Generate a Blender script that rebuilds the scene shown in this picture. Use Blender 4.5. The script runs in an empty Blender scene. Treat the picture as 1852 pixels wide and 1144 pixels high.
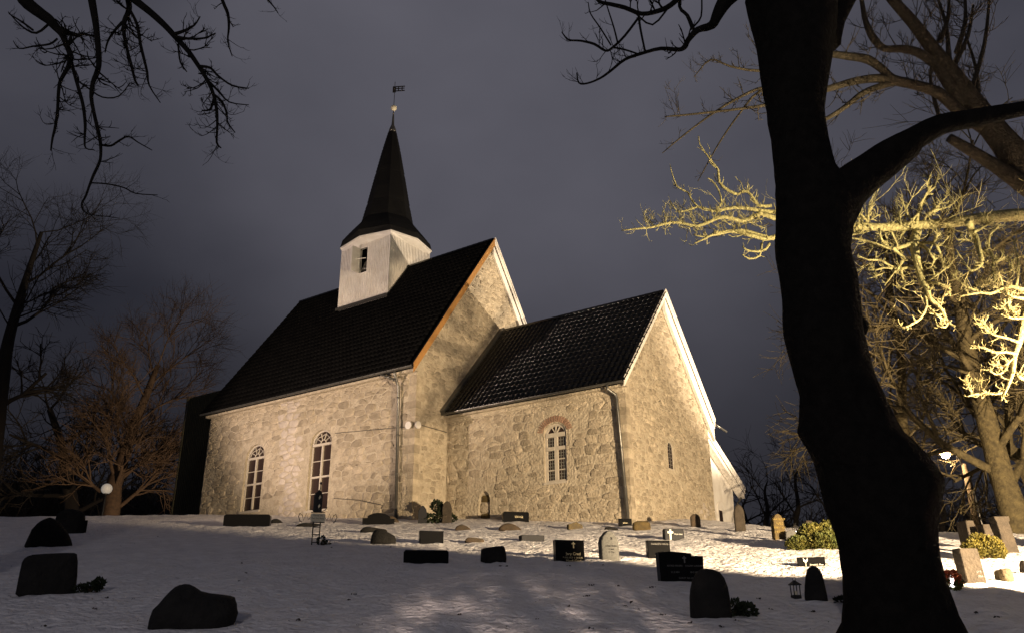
import bpy, bmesh, math, random
from mathutils import Vector, Matrix, noise
R_ = math.radians
random.seed(7)
scn = bpy.context.scene
col = scn.collection

# ------------------------------------------------------------------ camera
CAM = Vector((21.980, -29.173, -2.3254)); YAW, PITCH, ROLL = 2.18961, 0.35709, -0.00563; FPX = 1472.3
def cam_axes():
    f = Vector((math.cos(YAW)*math.cos(PITCH), math.sin(YAW)*math.cos(PITCH), math.sin(PITCH)))
    r = Vector((math.sin(YAW), -math.cos(YAW), 0)); u = r.cross(f)
    return (math.cos(ROLL)*r + math.sin(ROLL)*u, -math.sin(ROLL)*r + math.cos(ROLL)*u, f)
CR, CU, CF = cam_axes()
cam = bpy.data.cameras.new('camera'); camo = bpy.data.objects.new('camera', cam); col.objects.link(camo)
M = Matrix((CR, CU, -CF)).transposed().to_4x4(); M.translation = CAM
camo.matrix_world = M
cam.sensor_width = 36; cam.lens = FPX/1852*36; cam.clip_start = 0.1; cam.clip_end = 2000
scn.camera = camo

# ------------------------------------------------------------------ night sky
wd = bpy.data.worlds.new('World'); scn.world = wd; wd.use_nodes = True
nt = wd.node_tree; nt.nodes.clear()
wo = nt.nodes.new('ShaderNodeOutputWorld'); bg = nt.nodes.new('ShaderNodeBackground')
tc = nt.nodes.new('ShaderNodeTexCoord')
mp = nt.nodes.new('ShaderNodeMapping'); mp.inputs['Scale'].default_value = (1.0, 1.0, 1.6); mp.inputs['Location'].default_value = (0.3, 0.1, 0.55)
nz = nt.nodes.new('ShaderNodeTexNoise'); nz.inputs['Scale'].default_value = 2.3; nz.inputs['Detail'].default_value = 5; nz.inputs['Roughness'].default_value = .42
cr = nt.nodes.new('ShaderNodeMapRange'); cr.inputs['From Min'].default_value = .32; cr.inputs['From Max'].default_value = .68
nt.links.new(tc.outputs['Generated'], mp.inputs['Vector']); nt.links.new(mp.outputs['Vector'], nz.inputs['Vector']); nt.links.new(nz.outputs['Fac'], cr.inputs['Value'])
# a broad bank of cloud, lit from the town below, stands behind the church; the sky sinks into the dark towards the horizon
nrm = nt.nodes.new('ShaderNodeVectorMath'); nrm.operation = 'NORMALIZE'; nt.links.new(tc.outputs['Generated'], nrm.inputs[0])
dt = nt.nodes.new('ShaderNodeVectorMath'); dt.operation = 'DOT_PRODUCT'; nt.links.new(nrm.outputs[0], dt.inputs[0])
bank = (CF + CR*.03 + CU*.21).normalized(); dt.inputs[1].default_value = bank
lobe = nt.nodes.new('ShaderNodeMapRange'); lobe.interpolation_type = 'SMOOTHSTEP'; lobe.inputs['From Min'].default_value = .88; lobe.inputs['From Max'].default_value = .995; nt.links.new(dt.outputs['Value'], lobe.inputs['Value'])
def mth(op, a, b):
    m = nt.nodes.new('ShaderNodeMath'); m.operation = op
    for i, v in enumerate((a, b)):
        if isinstance(v, (int, float)): m.inputs[i].default_value = v
        else: nt.links.new(v, m.inputs[i])
    return m.outputs[0]
fac = mth('ADD', mth('MULTIPLY', cr.outputs['Result'], .56), mth('MULTIPLY', lobe.outputs['Result'], .50))
sep = nt.nodes.new('ShaderNodeSeparateXYZ'); nt.links.new(nrm.outputs[0], sep.inputs[0])
hz = nt.nodes.new('ShaderNodeMapRange'); hz.interpolation_type = 'SMOOTHSTEP'; hz.inputs['From Min'].default_value = .08; hz.inputs['From Max'].default_value = .56; hz.inputs['To Min'].default_value = .36; nt.links.new(sep.outputs['Z'], hz.inputs['Value'])
mixc = nt.nodes.new('ShaderNodeMix'); mixc.data_type = 'RGBA'; mixc.inputs['A'].default_value = (.025, .026, .037, 1); mixc.inputs['B'].default_value = (.116, .113, .138, 1)
nt.links.new(fac, mixc.inputs['Factor'])
sc = nt.nodes.new('ShaderNodeVectorMath'); sc.operation = 'SCALE'; nt.links.new(mixc.outputs['Result'], sc.inputs[0]); nt.links.new(hz.outputs['Result'], sc.inputs['Scale'])
nt.links.new(sc.outputs[0], bg.inputs['Color'])
bg.inputs['Strength'].default_value = 1.0
nt.links.new(bg.outputs['Background'], wo.inputs['Surface'])

# ------------------------------------------------------------------ floodlights
def spot(name, loc, aim, watts, colour, cone, blend, size):
    l = bpy.data.lights.new(name, 'SPOT'); l.energy = watts; l.color = colour; l.spot_size = R_(cone); l.spot_blend = blend; l.shadow_soft_size = size
    o = bpy.data.objects.new(name, l); col.objects.link(o); o.location = loc
    o.rotation_euler = (Vector(aim)-Vector(loc)).to_track_quat('-Z', 'Y').to_euler()
    return o
def heading(az, el):             # direction az degrees left of the way the photographer faces, el degrees up
    a, e = YAW+R_(az), R_(el); return Vector((math.cos(a)*math.cos(e), math.sin(a)*math.cos(e), math.sin(e)))
FL = CAM + Vector((math.cos(YAW), math.sin(YAW), 0))*7 + Vector((math.sin(YAW), -math.cos(YAW), 0))*12; FL.z = -.15     # on a short post right of the picture
fl1 = spot('floodlight_chancel', FL, FL+heading(-1, -2)*10, 50000, (1, .75, .46), 102, .14, .10); fl1.scale = (1, .54, 1)      # wide, low beam
FL2 = FL + Vector((.3, -.4, -1.4))
spot('floodlight_tree', FL2, FL2+heading(44, 36)*10, 22000, (1, .82, .47), 40, .7, .08)
spot('floodlight_nave', (-9.0, -20.5, 1.9), (-4.8, -4.0, 11.0), 12500, (1, .76, .60), 66, .6, .10)
spot('floodlight_north_east', (20.2, 13.2, 4.5), (-3, 1.5, 14.5), 38000, (1, .79, .55), 50, .6, .10)
spot('floodlight_west', (-22.5, 2.0, 2.6), (-31.5, 3, 8.0), 4500, (1, .74, .48), 62, .5, .10)

lp = bpy.data.lights.new('near_snow_fill', 'POINT'); lp.energy = 3000; lp.color = (1, .93, .95); lp.shadow_soft_size = .2      # unseen fill added behind the photographer to lift the near snow
lpo = bpy.data.objects.new('near_snow_fill', lp); col.objects.link(lpo); lpo.location = CAM + Vector((math.cos(YAW), math.sin(YAW), 0))*-13 + Vector((math.sin(YAW), -math.cos(YAW), 0))*-4 + Vector((0, 0, 6.5))

# added unseen spot for the near snow, dappled by an added leaf crown
RL = CAM + Vector((math.cos(YAW), math.sin(YAW), 0))*-20 + Vector((math.sin(YAW), -math.cos(YAW), 0))*4.2; RL.z = .2
rl = spot('dapple_spot', RL, RL+heading(7.6, -4.9)*10, 60000, (1, .76, .62), 10.5, 1.0, .06); rl.scale = (1, .42, 1)

vs = scn.view_settings
vs.view_transform = 'Standard'; vs.look = 'None'; vs.exposure = 0; vs.gamma = 1; vs.use_curve_mapping = False

# ------------------------------------------------------------------ helpers
ORG = {}
def tag(o, label=None, cat=None, group=None, kind=None):
    if label: o['label'] = label
    if cat: o['category'] = cat
    if group: o['group'] = group
    if kind: o['kind'] = kind
    return o
def empty(name, loc, label, cat, group=None):
    o = bpy.data.objects.new(name, None); col.objects.link(o); o.location = loc; o.empty_display_size = .2
    ORG[o.name] = Vector(loc)
    return tag(o, label, cat, group)
class MB:
    def __init__(s): s.v = []; s.f = []
    def add(s, vs_, fs_):
        n = len(s.v); s.v += [Vector(p) for p in vs_]; s.f += [tuple(i+n for i in f) for f in fs_]
    def quad(s, a, b, c, d): s.add([a, b, c, d], [(0, 1, 2, 3)])
    def box(s, lo, hi):
        x0, y0, z0 = lo; x1, y1, z1 = hi
        s.add([(x0,y0,z0),(x1,y0,z0),(x1,y1,z0),(x0,y1,z0),(x0,y0,z1),(x1,y0,z1),(x1,y1,z1),(x0,y1,z1)],
              [(3,2,1,0),(4,5,6,7),(0,1,5,4),(1,2,6,5),(2,3,7,6),(3,0,4,7)])
    def beam(s, a, b, w, h, up=(0,0,1)):          # rectangular bar from a to b, w sideways, h along up
        a, b = Vector(a), Vector(b); t = (b-a).normalized(); sd = t.cross(Vector(up)).normalized(); u = sd.cross(t)
        c = []
        for p in (a, b):
            for i, j in ((-1,-1),(1,-1),(1,1),(-1,1)): c.append(p+sd*(i*w/2)+u*(j*h/2))
        s.add(c, [(3,2,1,0),(4,5,6,7),(0,1,5,4),(1,2,6,5),(2,3,7,6),(3,0,4,7)])
    def tube(s, pts, rad, n=5, caps=True):
        pts = [Vector(p) for p in pts]; m = len(pts)
        if not hasattr(rad, '__len__'): rad = [rad]*m
        t = (pts[1]-pts[0]).normalized(); a = Vector((0,0,1)) if abs(t.z) < .9 else Vector((1,0,0))
        nrm = t.cross(a).normalized(); base = len(s.v)
        for i, p in enumerate(pts):
            t = (pts[min(i+1,m-1)]-pts[max(i-1,0)])
            if t.length < 1e-9: t = Vector((0,0,1))
            t.normalize(); nrm = (nrm - t*nrm.dot(t))
            nrm = nrm.normalized() if nrm.length > 1e-6 else t.orthogonal().normalized()
            b = t.cross(nrm)
            for k in range(n):
                an = 2*math.pi*k/n; s.v.append(p + (nrm*math.cos(an)+b*math.sin(an))*rad[i])
        for i in range(m-1):
            for k in range(n):
                k2 = (k+1) % n; s.f.append((base+i*n+k, base+i*n+k2, base+(i+1)*n+k2, base+(i+1)*n+k))
        if caps:
            s.f.append(tuple(base+k for k in reversed(range(n)))); s.f.append(tuple(base+(m-1)*n+k for k in range(n)))
    def lathe(s, prof, c, n=16):                   # prof = (radius, z)
        base = len(s.v); c = Vector(c)
        for r, z in prof:
            for k in range(n): s.v.append(c+Vector((r*math.cos(2*math.pi*k/n), r*math.sin(2*math.pi*k/n), z)))
        for i in range(len(prof)-1):
            for k in range(n):
                k2 = (k+1) % n; s.f.append((base+i*n+k, base+i*n+k2, base+(i+1)*n+k2, base+(i+1)*n+k))
        s.f.append(tuple(base+k for k in reversed(range(n)))); s.f.append(tuple(base+(len(prof)-1)*n+k for k in range(n)))
    def prism(s, poly, o, ax, ay, az, depth):      # 2-D polygon in plane (ax, ay) at o, pushed depth along az
        o, ax, ay, az = map(Vector, (o, ax, ay, az)); n = len(poly)
        a = [o+ax*x+ay*y for x, y in poly]; b = [p+az*depth for p in a]
        s.add(a+b, [tuple(reversed(range(n))), tuple(range(n, 2*n))]+[(i, (i+1) % n, n+(i+1) % n, n+i) for i in range(n)])
    def build(s, name, mat, parent=None, smooth=False, fix=True):
        org = Vector((0,0,0))
        if parent is not None: org = ORG.get(parent.name, org)
        me = bpy.data.meshes.new(name); me.from_pydata([p-org for p in s.v], [], s.f)
        if fix:
            bm = bmesh.new(); bm.from_mesh(me); bmesh.ops.recalc_face_normals(bm, faces=bm.faces); bm.to_mesh(me); bm.free()
        if smooth: me.polygons.foreach_set('use_smooth', [True]*len(me.polygons))
        if mat: me.materials.append(mat)
        o = bpy.data.objects.new(name, me); col.objects.link(o)
        if parent is not None: o.parent = parent; ORG[o.name] = org
        return o
    def build_top(s, name, mat, loc, label, cat, group=None, smooth=False):   # a thing that is one mesh, origin at loc
        loc = Vector(loc); s.v = [p-loc for p in s.v]
        o = s.build(name, mat, None, smooth); o.location = loc; ORG[o.name] = loc
        return tag(o, label, cat, group)

def ray(px, py): return CF + CR*((px-926)/FPX) - CU*((py-572)/FPX)
FH = Vector((math.cos(YAW), math.sin(YAW), 0)); RH = Vector((math.sin(YAW), -math.cos(YAW), 0))
def at(px, py, d):                                  # point seen at (px, py), d metres ahead measured along the ground
    v = ray(px, py); return CAM + v*(d/v.dot(FH))
def mpp(P): return (Vector(P)-CAM).dot(CF)/FPX      # metres per photo pixel at P
def sst(a, b, x):
    t = max(0., min(1., (x-a)/(b-a))); return t*t*(3-2*t)
def lerp(a, b, t): return a+(b-a)*t
def interp(x, xs, ys):
    if x <= xs[0]: return ys[0]
    for i in range(len(xs)-1):
        if x <= xs[i+1]: return lerp(ys[i], ys[i+1], (x-xs[i])/(xs[i+1]-xs[i]))
    return ys[-1]
def ground_dl(d, l):
    dk = interp(l, [-20, -5, 3, 9, 12, 16, 24], [38.0, 39.0, 40., 26., 24.5, 21.5, 20.])
    s2 = interp(l, [-10, 3, 6, 10, 12, 15], [.05, .06, .11, .10, .075, .02])
    dd = 46 if l < 11 else lerp(46, 34, min(1, (l-11)/4))
    z = -3.925 + .163*min(d, dk) + s2*max(0, min(d, dd)-dk)
    if d > dd: z -= .10*(d-dd) if d < dd+60 else 6.0
    return z
def G(x, y, fine=True):
    p = Vector((x, y, 0))-Vector((CAM.x, CAM.y, 0)); d = p.dot(FH); l = p.dot(RH)
    z = ground_dl(d, l)
    if fine and d < 60:
        q = Vector((x, y, 0))
        z += .045*noise.noise(q*.35) + .035*noise.noise(q*1.3+Vector((9,0,0)))
    return z
def on_ground(px, py, fine=True):
    v = ray(px, py); v = v/v.dot(FH); d = 4.0
    while d < 60:
        p = CAM+v*d
        if p.z <= G(p.x, p.y, fine): return p
        d += .03
    return CAM+v*36

# ------------------------------------------------------------------ materials
def mat(name, base, rough=.8, var=None, scale=8., bump=0., bscale=20., spec=.3, emit=None, estr=0., metal=0., island=0., detail=4, bdist=.05):
    m = bpy.data.materials.new(name); m.use_nodes = True; t = m.node_tree; b = t.nodes['Principled BSDF']
    b.inputs['Roughness'].default_value = rough; b.inputs['Metallic'].default_value = metal; b.inputs['Specular IOR Level'].default_value = spec
    b.inputs['Base Color'].default_value = (*base, 1)
    tcn = t.nodes.new('ShaderNodeTexCoord'); cur = None
    if var:
        n = t.nodes.new('ShaderNodeTexNoise'); n.inputs['Scale'].default_value = scale; n.inputs['Detail'].default_value = detail
        t.links.new(tcn.outputs['Object'], n.inputs['Vector'])
        rmp = t.nodes.new('ShaderNodeValToRGB'); rmp.color_ramp.elements[0].position = .32; rmp.color_ramp.elements[1].position = .68
        rmp.color_ramp.elements[0].color = (*base, 1); rmp.color_ramp.elements[1].color = (*var, 1)
        t.links.new(n.outputs['Fac'], rmp.inputs['Fac']); cur = rmp.outputs['Color']
    if island:
        g = t.nodes.new('ShaderNodeNewGeometry'); oi = t.nodes.new('ShaderNodeObjectInfo')
        ad = t.nodes.new('ShaderNodeMath'); ad.operation = 'ADD'; fr = t.nodes.new('ShaderNodeMath'); fr.operation = 'FRACT'
        t.links.new(g.outputs['Random Per Island'], ad.inputs[0]); t.links.new(oi.outputs['Random'], ad.inputs[1]); t.links.new(ad.outputs[0], fr.inputs[0])
        mr = t.nodes.new('ShaderNodeMapRange'); mr.inputs['To Min'].default_value = 1-island; mr.inputs['To Max'].default_value = 1+island*.7
        t.links.new(fr.outputs[0], mr.inputs['Value'])
        mx = t.nodes.new('ShaderNodeMix'); mx.data_type = 'RGBA'; mx.blend_type = 'MULTIPLY'; mx.inputs['Factor'].default_value = 1
        if cur: t.links.new(cur, mx.inputs['A'])
        else: mx.inputs['A'].default_value = (*base, 1)
        t.links.new(mr.outputs['Result'], mx.inputs['B']); cur = mx.outputs['Result']
    if cur: t.links.new(cur, b.inputs['Base Color'])
    if bump:
        n2 = t.nodes.new('ShaderNodeTexNoise'); n2.inputs['Scale'].default_value = bscale; n2.inputs['Detail'].default_value = 6
        t.links.new(tcn.outputs['Object'], n2.inputs['Vector'])
        bp = t.nodes.new('ShaderNodeBump'); bp.inputs['Strength'].default_value = bump; bp.inputs['Distance'].default_value = bdist
        t.links.new(n2.outputs['Fac'], bp.inputs['Height']); t.links.new(bp.outputs['Normal'], b.inputs['Normal'])
    if emit:
        b.inputs['Emission Color'].default_value = (*emit, 1); b.inputs['Emission Strength'].default_value = estr
    return m
X = {}
X['snow'] = mat('snow', (.84, .82, .83), .7, (.70, .68, .69), 2.6, .9, 9, .25, detail=9, bdist=.11)
X['mortar'] = mat('lime_mortar', (.50, .435, .335), .95, (.36, .31, .235), 3.6, 1.0, 10, .1, detail=9, bdist=.09)
X['stone'] = mat('rubble_stone', (.47, .40, .305), .92, (.33, .28, .205), 4.0, 1.0, 16, .15, island=.26, detail=9, bdist=.07)
X['pale_stone'] = mat('pale_stone', (.52, .46, .40), .9, (.42, .37, .32), 6.0, .6, 22, .15, island=.12)
X['brick'] = mat('brick', (.34, .22, .155), .9, (.27, .17, .12), 9, .4, 30, .2, island=.25)
X['tile'] = mat('black_glazed_tile', (.003, .003, .0032), .20, (.005, .0048, .0046), 6, .08, 30, .42, island=.3)
X['shaded_tile'] = mat('matt_black_tile', (.0022, .0022, .0024), .6, (.004, .0038, .0036), 6, .10, 30, .05, island=.3)  # nave copy of the tile, darkened and dulled so the roof reads unlit
X['shingle'] = mat('tarred_shingle', (.006, .006, .0065), .75, (.010, .0095, .009), 6, .3, 25, .2)
X['white'] = mat('white_paint', (.80, .77, .73), .6, (.70, .66, .61), 3, .12, 30, .3)
X['limewash'] = mat('white_limewash', (.86, .83, .79), .85, (.70, .66, .6), 2, .2, 20, .2)
X['pine'] = mat('oiled_pine', (.42, .22, .07), .6, (.34, .17, .055), 5, .2, 30, .3)
X['zinc'] = mat('zinc', (.13, .125, .115), .34, (.09, .088, .08), 8, .1, 30, .5, metal=.6)
X['window_paint'] = mat('window_paint', (.50, .45, .38), .55, (.42, .38, .32), 5, .1, 30, .3)
X['glass'] = mat('dark_glass', (.040, .026, .022), .18, None, 1, .04, 6, .5)
X['lead'] = mat('lead_came', (.20, .20, .18), .5, metal=.3)
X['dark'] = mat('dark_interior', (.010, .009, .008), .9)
X['dark_board'] = mat('dark_tarred_board', (.055, .050, .030), .85, (.042, .038, .022), 4, .3, 25, .2)
X['black_granite'] = mat('black_granite', (.006, .006, .0065), .10, (.009, .009, .0095), 60, .01, 60, .14)
X['rough_dark'] = mat('rough_dark_stone', (.010, .0095, .0095), .9, (.017, .016, .015), 6, .8, 14, .2)
X['brown_stone'] = mat('brown_stone', (.085, .060, .040), .9, (.05, .04, .028), 9, .7, 20, .2)
X['ochre_stone'] = mat('ochre_stone', (.12, .085, .034), .9, (.07, .052, .026), 9, .7, 20, .2)
X['grey_stone'] = mat('grey_stone', (.105, .105, .10), .85, (.075, .075, .072), 20, .3, 40, .2)
X['dark_grey'] = mat('dark_grey_granite', (.030, .030, .033), .6, (.02, .02, .022), 50, .05, 50, .08)
X['weathered'] = mat('weathered_stone', (.055, .044, .033), .92, (.034, .028, .022), 6, .6, 18, .2)
X['lichen'] = mat('lichen_stone', (.13, .10, .05), .92, (.08, .065, .045), 9, .7, 18, .2)
X['gold'] = mat('gold_letters', (.62, .52, .30), .4, spec=.5)
X['ochre_letter'] = mat('ochre_letters', (.24, .17, .04), .7)
X['white_letter'] = mat('white_letters', (.70, .68, .62), .6)
X['faint_letter'] = mat('faint_letters', (.14, .135, .13), .6)
X['iron'] = mat('wrought_iron', (.012, .012, .013), .6, (.02, .018, .017), 20, .1, 40, .4)
X['plate'] = mat('enamel_plate', (.72, .66, .48), .3)
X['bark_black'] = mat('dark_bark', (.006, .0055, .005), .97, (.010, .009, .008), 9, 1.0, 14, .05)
X['bark_shaded'] = mat('shaded_bark', (.050, .040, .028), .95, (.026, .021, .016), 7, .9, 18, .1)  # right tree's upper limbs: shade put in as a darker bark colour
X['bark'] = mat('bark', (.092, .074, .038), .95, (.045, .037, .022), 7, .9, 18, .1)
X['bark_lit'] = mat('lit_bark', (.38, .335, .165), .9, (.20, .17, .08), 22, .9, 30, .1)  # right tree's low branches: floodlit yellow put into the bark colour
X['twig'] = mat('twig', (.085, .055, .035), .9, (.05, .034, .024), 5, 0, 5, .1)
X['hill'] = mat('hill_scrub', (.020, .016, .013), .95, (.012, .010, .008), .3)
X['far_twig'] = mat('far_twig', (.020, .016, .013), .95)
X['evergreen'] = mat('evergreen_leaf', (.022, .030, .014), .7, (.012, .018, .008), 10, 0, 5, .2, island=.3)
X['yellow_green'] = mat('yellow_green_leaf', (.12, .105, .022), .7, (.06, .075, .02), 3, 0, 5, .2, island=.4)
X['golden_leaf'] = mat('golden_leaf', (.10, .08, .012), .7, (.065, .058, .012), 4, 0, 5, .2, island=.4)
X['orange_leaf'] = mat('orange_leaf', (.40, .10, .03), .7, (.30, .05, .02), 9, 0, 5, .2, island=.4)
X['litter'] = mat('dead_leaf', (.03, .022, .018), .9)
X['wood_pole'] = mat('wooden_pole', (.15, .11, .07), .9, (.09, .07, .05), 8, .3, 25, .1)
X['lamp'] = mat('lamp_glow', (1, 1, 1), .5, emit=(1, .72, .42), estr=90)
X['lamp_halo'] = mat('warm_halo_glow', (.8, .6, .4), .4, emit=(1, .50, .20), estr=.9)  # orange glow added to draw the halo round the bulb
X['globe'] = mat('globe_glass', (.55, .52, .48), .35, emit=(1, .93, .82), estr=.15)
X['candle'] = mat('candle_glow', (1, 1, 1), .5, emit=(1, .96, .9), estr=4)

FC = bpy.data.curves
def text_mesh(body, size):
    c = FC.new('lettering', 'FONT'); c.body = body; c.size = size; c.align_x = 'CENTER'; c.align_y = 'CENTER'; c.resolution_u = 2; c.extrude = .0015
    o = bpy.data.objects.new('lettering', c); col.objects.link(o); dg = bpy.context.evaluated_depsgraph_get(); dg.update()
    me = bpy.data.meshes.new_from_object(o.evaluated_get(dg))
    v = [tuple(p.co) for p in me.vertices]; f = [tuple(p.vertices) for p in me.polygons]
    bpy.data.objects.remove(o); FC.remove(c); bpy.data.meshes.remove(me)
    return v, f

# ------------------------------------------------------------------ ground
def make_ground():
    ds = []; d = -14.0
    while d < 320:
        ds.append(d)
        d += 1.5 if d < 3 else (.10 if d < 16 else (.12 if d < 32 else (.35 if d < 50 else (2. if d < 80 else 24.))))
    ls = []; l = -230.0
    while l < 230:
        ls.append(l); a = abs(l)
        l += 24. if a > 60 else (3. if a > 34 else (.5 if a > 20 else .12))
    vv = []
    for d in ds:
        for l in ls:
            p = CAM + FH*d + RH*l; x, y = p.x, p.y; z = G(x, y)
            if 3 < d < 50 and abs(l) < 34:
                q = Vector((x, y, 0)); k = sst(3, 7, d)
                h = noise.noise(q*2.6)*.026 + noise.noise(q*5.5)*.026 + noise.noise(q*10)*.012
                pit = max(0, noise.noise(q*3.4+Vector((5, 3, 0)))-.25)*.06      # trodden, half-thawed hollows
                z += k*(h-pit*sst(-8, 3, l))
            vv.append((x, y, z))
    nl = len(ls); ff = []
    for i in range(len(ds)-1):
        for j in range(nl-1): ff.append((i*nl+j, i*nl+j+1, (i+1)*nl+j+1, (i+1)*nl+j))
    b = MB(); b.v = [Vector(p) for p in vv]; b.f = ff
    o = b.build('snow_ground', X['snow'], None, True, fix=False); tag(o, kind='structure')
make_ground()

# ------------------------------------------------------------------ church
church = empty('church', (0, 0, 1.5), 'old rubble stone church with black tiled roofs and white belfry under a pointed spire', 'church')
NS, NN = -5.11, 5.11            # nave walls south, north
NX0, NE_, NR = -13.9, 7.583, 15.323
NSL = (NR-NE_)/5.5
CYC, CH = .72, 4.2              # chancel axis, half width over eaves
CS, CN, CX1 = CYC-3.82, CYC+3.82, 8.5
CE, CRZ = 5.942, 10.732
CSL = (CRZ-CE)/CH
def nroof(y): return NR-NSL*abs(y)
def croof(y): return CRZ-CSL*abs(y-CYC)

def arch(x0, x1, z0, z1, rise, n=8):                # window outline, counter-clockwise
    c = (x0+x1)/2; h = (x1-x0)/2; zs = z1-rise
    return [(x0, z0), (x1, z0)]+[(c+h*math.cos(math.pi*k/n), zs+rise*math.sin(math.pi*k/n)) for k in range(n+1)]
def holed_wall(outline, holes, o, ax, ay, inw, depth):   # wall sheet with openings and their reveals
    o, ax, ay, inw = map(Vector, (o, ax, ay, inw)); bm = bmesh.new(); ed = []
    for loop in [outline]+holes:
        vs_ = [bm.verts.new(o+ax*a+ay*b) for a, b in loop]
        ed += [bm.edges.new((vs_[i], vs_[(i+1) % len(vs_)])) for i in range(len(vs_))]
    bmesh.ops.triangle_fill(bm, edges=ed, use_beauty=True)
    bm.verts.index_update(); v = [p.co.copy() for p in bm.verts]; f = [tuple(q.index for q in fc.verts) for fc in bm.faces]; bm.free()
    b = MB(); b.add(v, f)
    for h in holes:
        for i in range(len(h)):
            p = o+ax*h[i][0]+ay*h[i][1]; q = o+ax*h[(i+1) % len(h)][0]+ay*h[(i+1) % len(h)][1]
            b.quad(p, q, q+inw*depth, p+inw*depth)
    return b
def clip(poly, a, b, c):                            # keep a*x+b*y <= c
    out = []
    for i in range(len(poly)):
        p, q = poly[i], poly[(i+1) % len(poly)]; dp = a*p[0]+b*p[1]-c; dq = a*q[0]+b*q[1]-c
        if dp <= 0: out.append(p)
        if (dp < 0 < dq) or (dq < 0 < dp):
            t = dp/(dp-dq); out.append((p[0]+(q[0]-p[0])*t, p[1]+(q[1]-p[1])*t))
    return out
def inside(p, poly):
    r = False; j = len(poly)-1
    for i in range(len(poly)):
        a, b = poly[i], poly[j]
        if (a[1] > p[1]) != (b[1] > p[1]) and p[0] < (b[0]-a[0])*(p[1]-a[1])/(b[1]-a[1])+a[0]: r = not r
        j = i
    return r
def rubble(bound, holes, rows, wid, rng, gap):
    """irregular stones in rough courses inside polygon bound, leaving out holes"""
    xs = [p[0] for p in bound]; zs = [p[1] for p in bound]; seeds = []; z = min(zs)-.2
    while z < max(zs)+.3:
        h = rng.uniform(*rows); x = min(xs)-.4-rng.random()*.3
        while x < max(xs)+.5:
            w = rng.uniform(*wid); ph = noise.noise(Vector((x*.5, z*.5, 3.1)))*.18
            if rng.random() < .16 and w > .35:
                seeds.append((x+w/2, z+h*.25+ph, w)); seeds.append((x+w/2+rng.uniform(-.06, .06), z+h*.78+ph, w))
            else: seeds.append((x+w/2+rng.uniform(-.05, .05), z+h/2+rng.uniform(-.07, .07)+ph, w))
            x += w
        z += h
    grid = {}; cell = .8; AX = .52                    # AX < 1 makes stones wider than tall
    sd = [(s[0]*AX, s[1]) for s in seeds]
    for i, s in enumerate(sd): grid.setdefault((int(s[0]//cell), int(s[1]//cell)), []).append(i)
    bs = [(p[0]*AX, p[1]) for p in bound]; area = sum(bs[i][0]*bs[(i+1) % len(bs)][1]-bs[(i+1) % len(bs)][0]*bs[i][1] for i in range(len(bs)))
    if area < 0: bs.reverse()
    out = []
    for i, s in enumerate(sd):
        poly = [(s[0]-.7, s[1]-.7), (s[0]+.7, s[1]-.7), (s[0]+.7, s[1]+.7), (s[0]-.7, s[1]+.7)]
        cx, cz = int(s[0]//cell), int(s[1]//cell); near = []
        for a in (-1, 0, 1):
            for c in (-1, 0, 1): near += grid.get((cx+a, cz+c), [])
        for j in near:
            if j == i: continue
            t = sd[j]; a, b = t[0]-s[0], t[1]-s[1]
            if a*a+b*b > 1.6: continue
            poly = clip(poly, a, b, (t[0]**2+t[1]**2-s[0]**2-s[1]**2)/2)
            if len(poly) < 3: break
        for k in range(len(bs)):
            if len(poly) < 3: break
            p, q = bs[k], bs[(k+1) % len(bs)]; nx, nz_ = (q[1]-p[1]), -(q[0]-p[0])
            poly = clip(poly, nx, nz_, nx*p[0]+nz_*p[1])
        if len(poly) < 3: continue
        P = [(p[0]/AX, p[1]) for p in poly]; n = len(P); cxx = sum(p[0] for p in P)/n; czz = sum(p[1] for p in P)/n
        if any(inside(p, h) for h in holes for p in P+[(cxx, czz)]): continue
        g = gap*rng.uniform(.6, 1.7)
        Q = []
        for p in P:
            dx, dz = p[0]-cxx, p[1]-czz; r = math.hypot(dx, dz); k = max(.35, 1-g*1.35/max(r, .02)); Q.append((cxx+dx*k, czz+dz*k))
        C = []
        for k in range(n):                            # round the corners once
            p, q = Q[k], Q[(k+1) % n]; C.append((p[0]*.86+q[0]*.14, p[1]*.86+q[1]*.14)); C.append((p[0]*.14+q[0]*.86, p[1]*.14+q[1]*.86))
        C = [(p[0]+rng.uniform(-.018, .018), p[1]+rng.uniform(-.014, .014)) for p in C]
        w = max(p[0] for p in C)-min(p[0] for p in C); h = max(p[1] for p in C)-min(p[1] for p in C)
        if w < .07 or h < .05: continue
        out.append((C, (cxx, czz), w*h))
    return out
def stone_shape(b, C, cen, o, ax, ay, nv, rng, proud):
    n = len(C); hgt = rng.uniform(-.25, 1.)*proud; ta, tb = rng.uniform(-.05, .05), rng.uniform(-.05, .05); v = []
    def P(p, k, h): return o+ax*(cen[0]+(p[0]-cen[0])*k)+ay*(cen[1]+(p[1]-cen[1])*k)+nv*h
    for p in C: v.append(P(p, 1.0, -.02))
    for p in C: v.append(P(p, .97, hgt*.55+(ta*(p[0]-cen[0])+tb*(p[1]-cen[1]))*.5))
    for p in C: v.append(P(p, .78, hgt+ta*(p[0]-cen[0])+tb*(p[1]-cen[1])+rng.uniform(-.006, .006)))
    v.append(o+ax*cen[0]+ay*cen[1]+nv*(hgt+.008))
    f = []
    for k in range(n):
        k2 = (k+1) % n; f.append((k, k2, n+k2, n+k)); f.append((n+k, n+k2, 2*n+k2, 2*n+k)); f.append((2*n+k, 2*n+k2, 3*n))
    b.add(v, f)
rng = random.Random(11)
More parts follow.
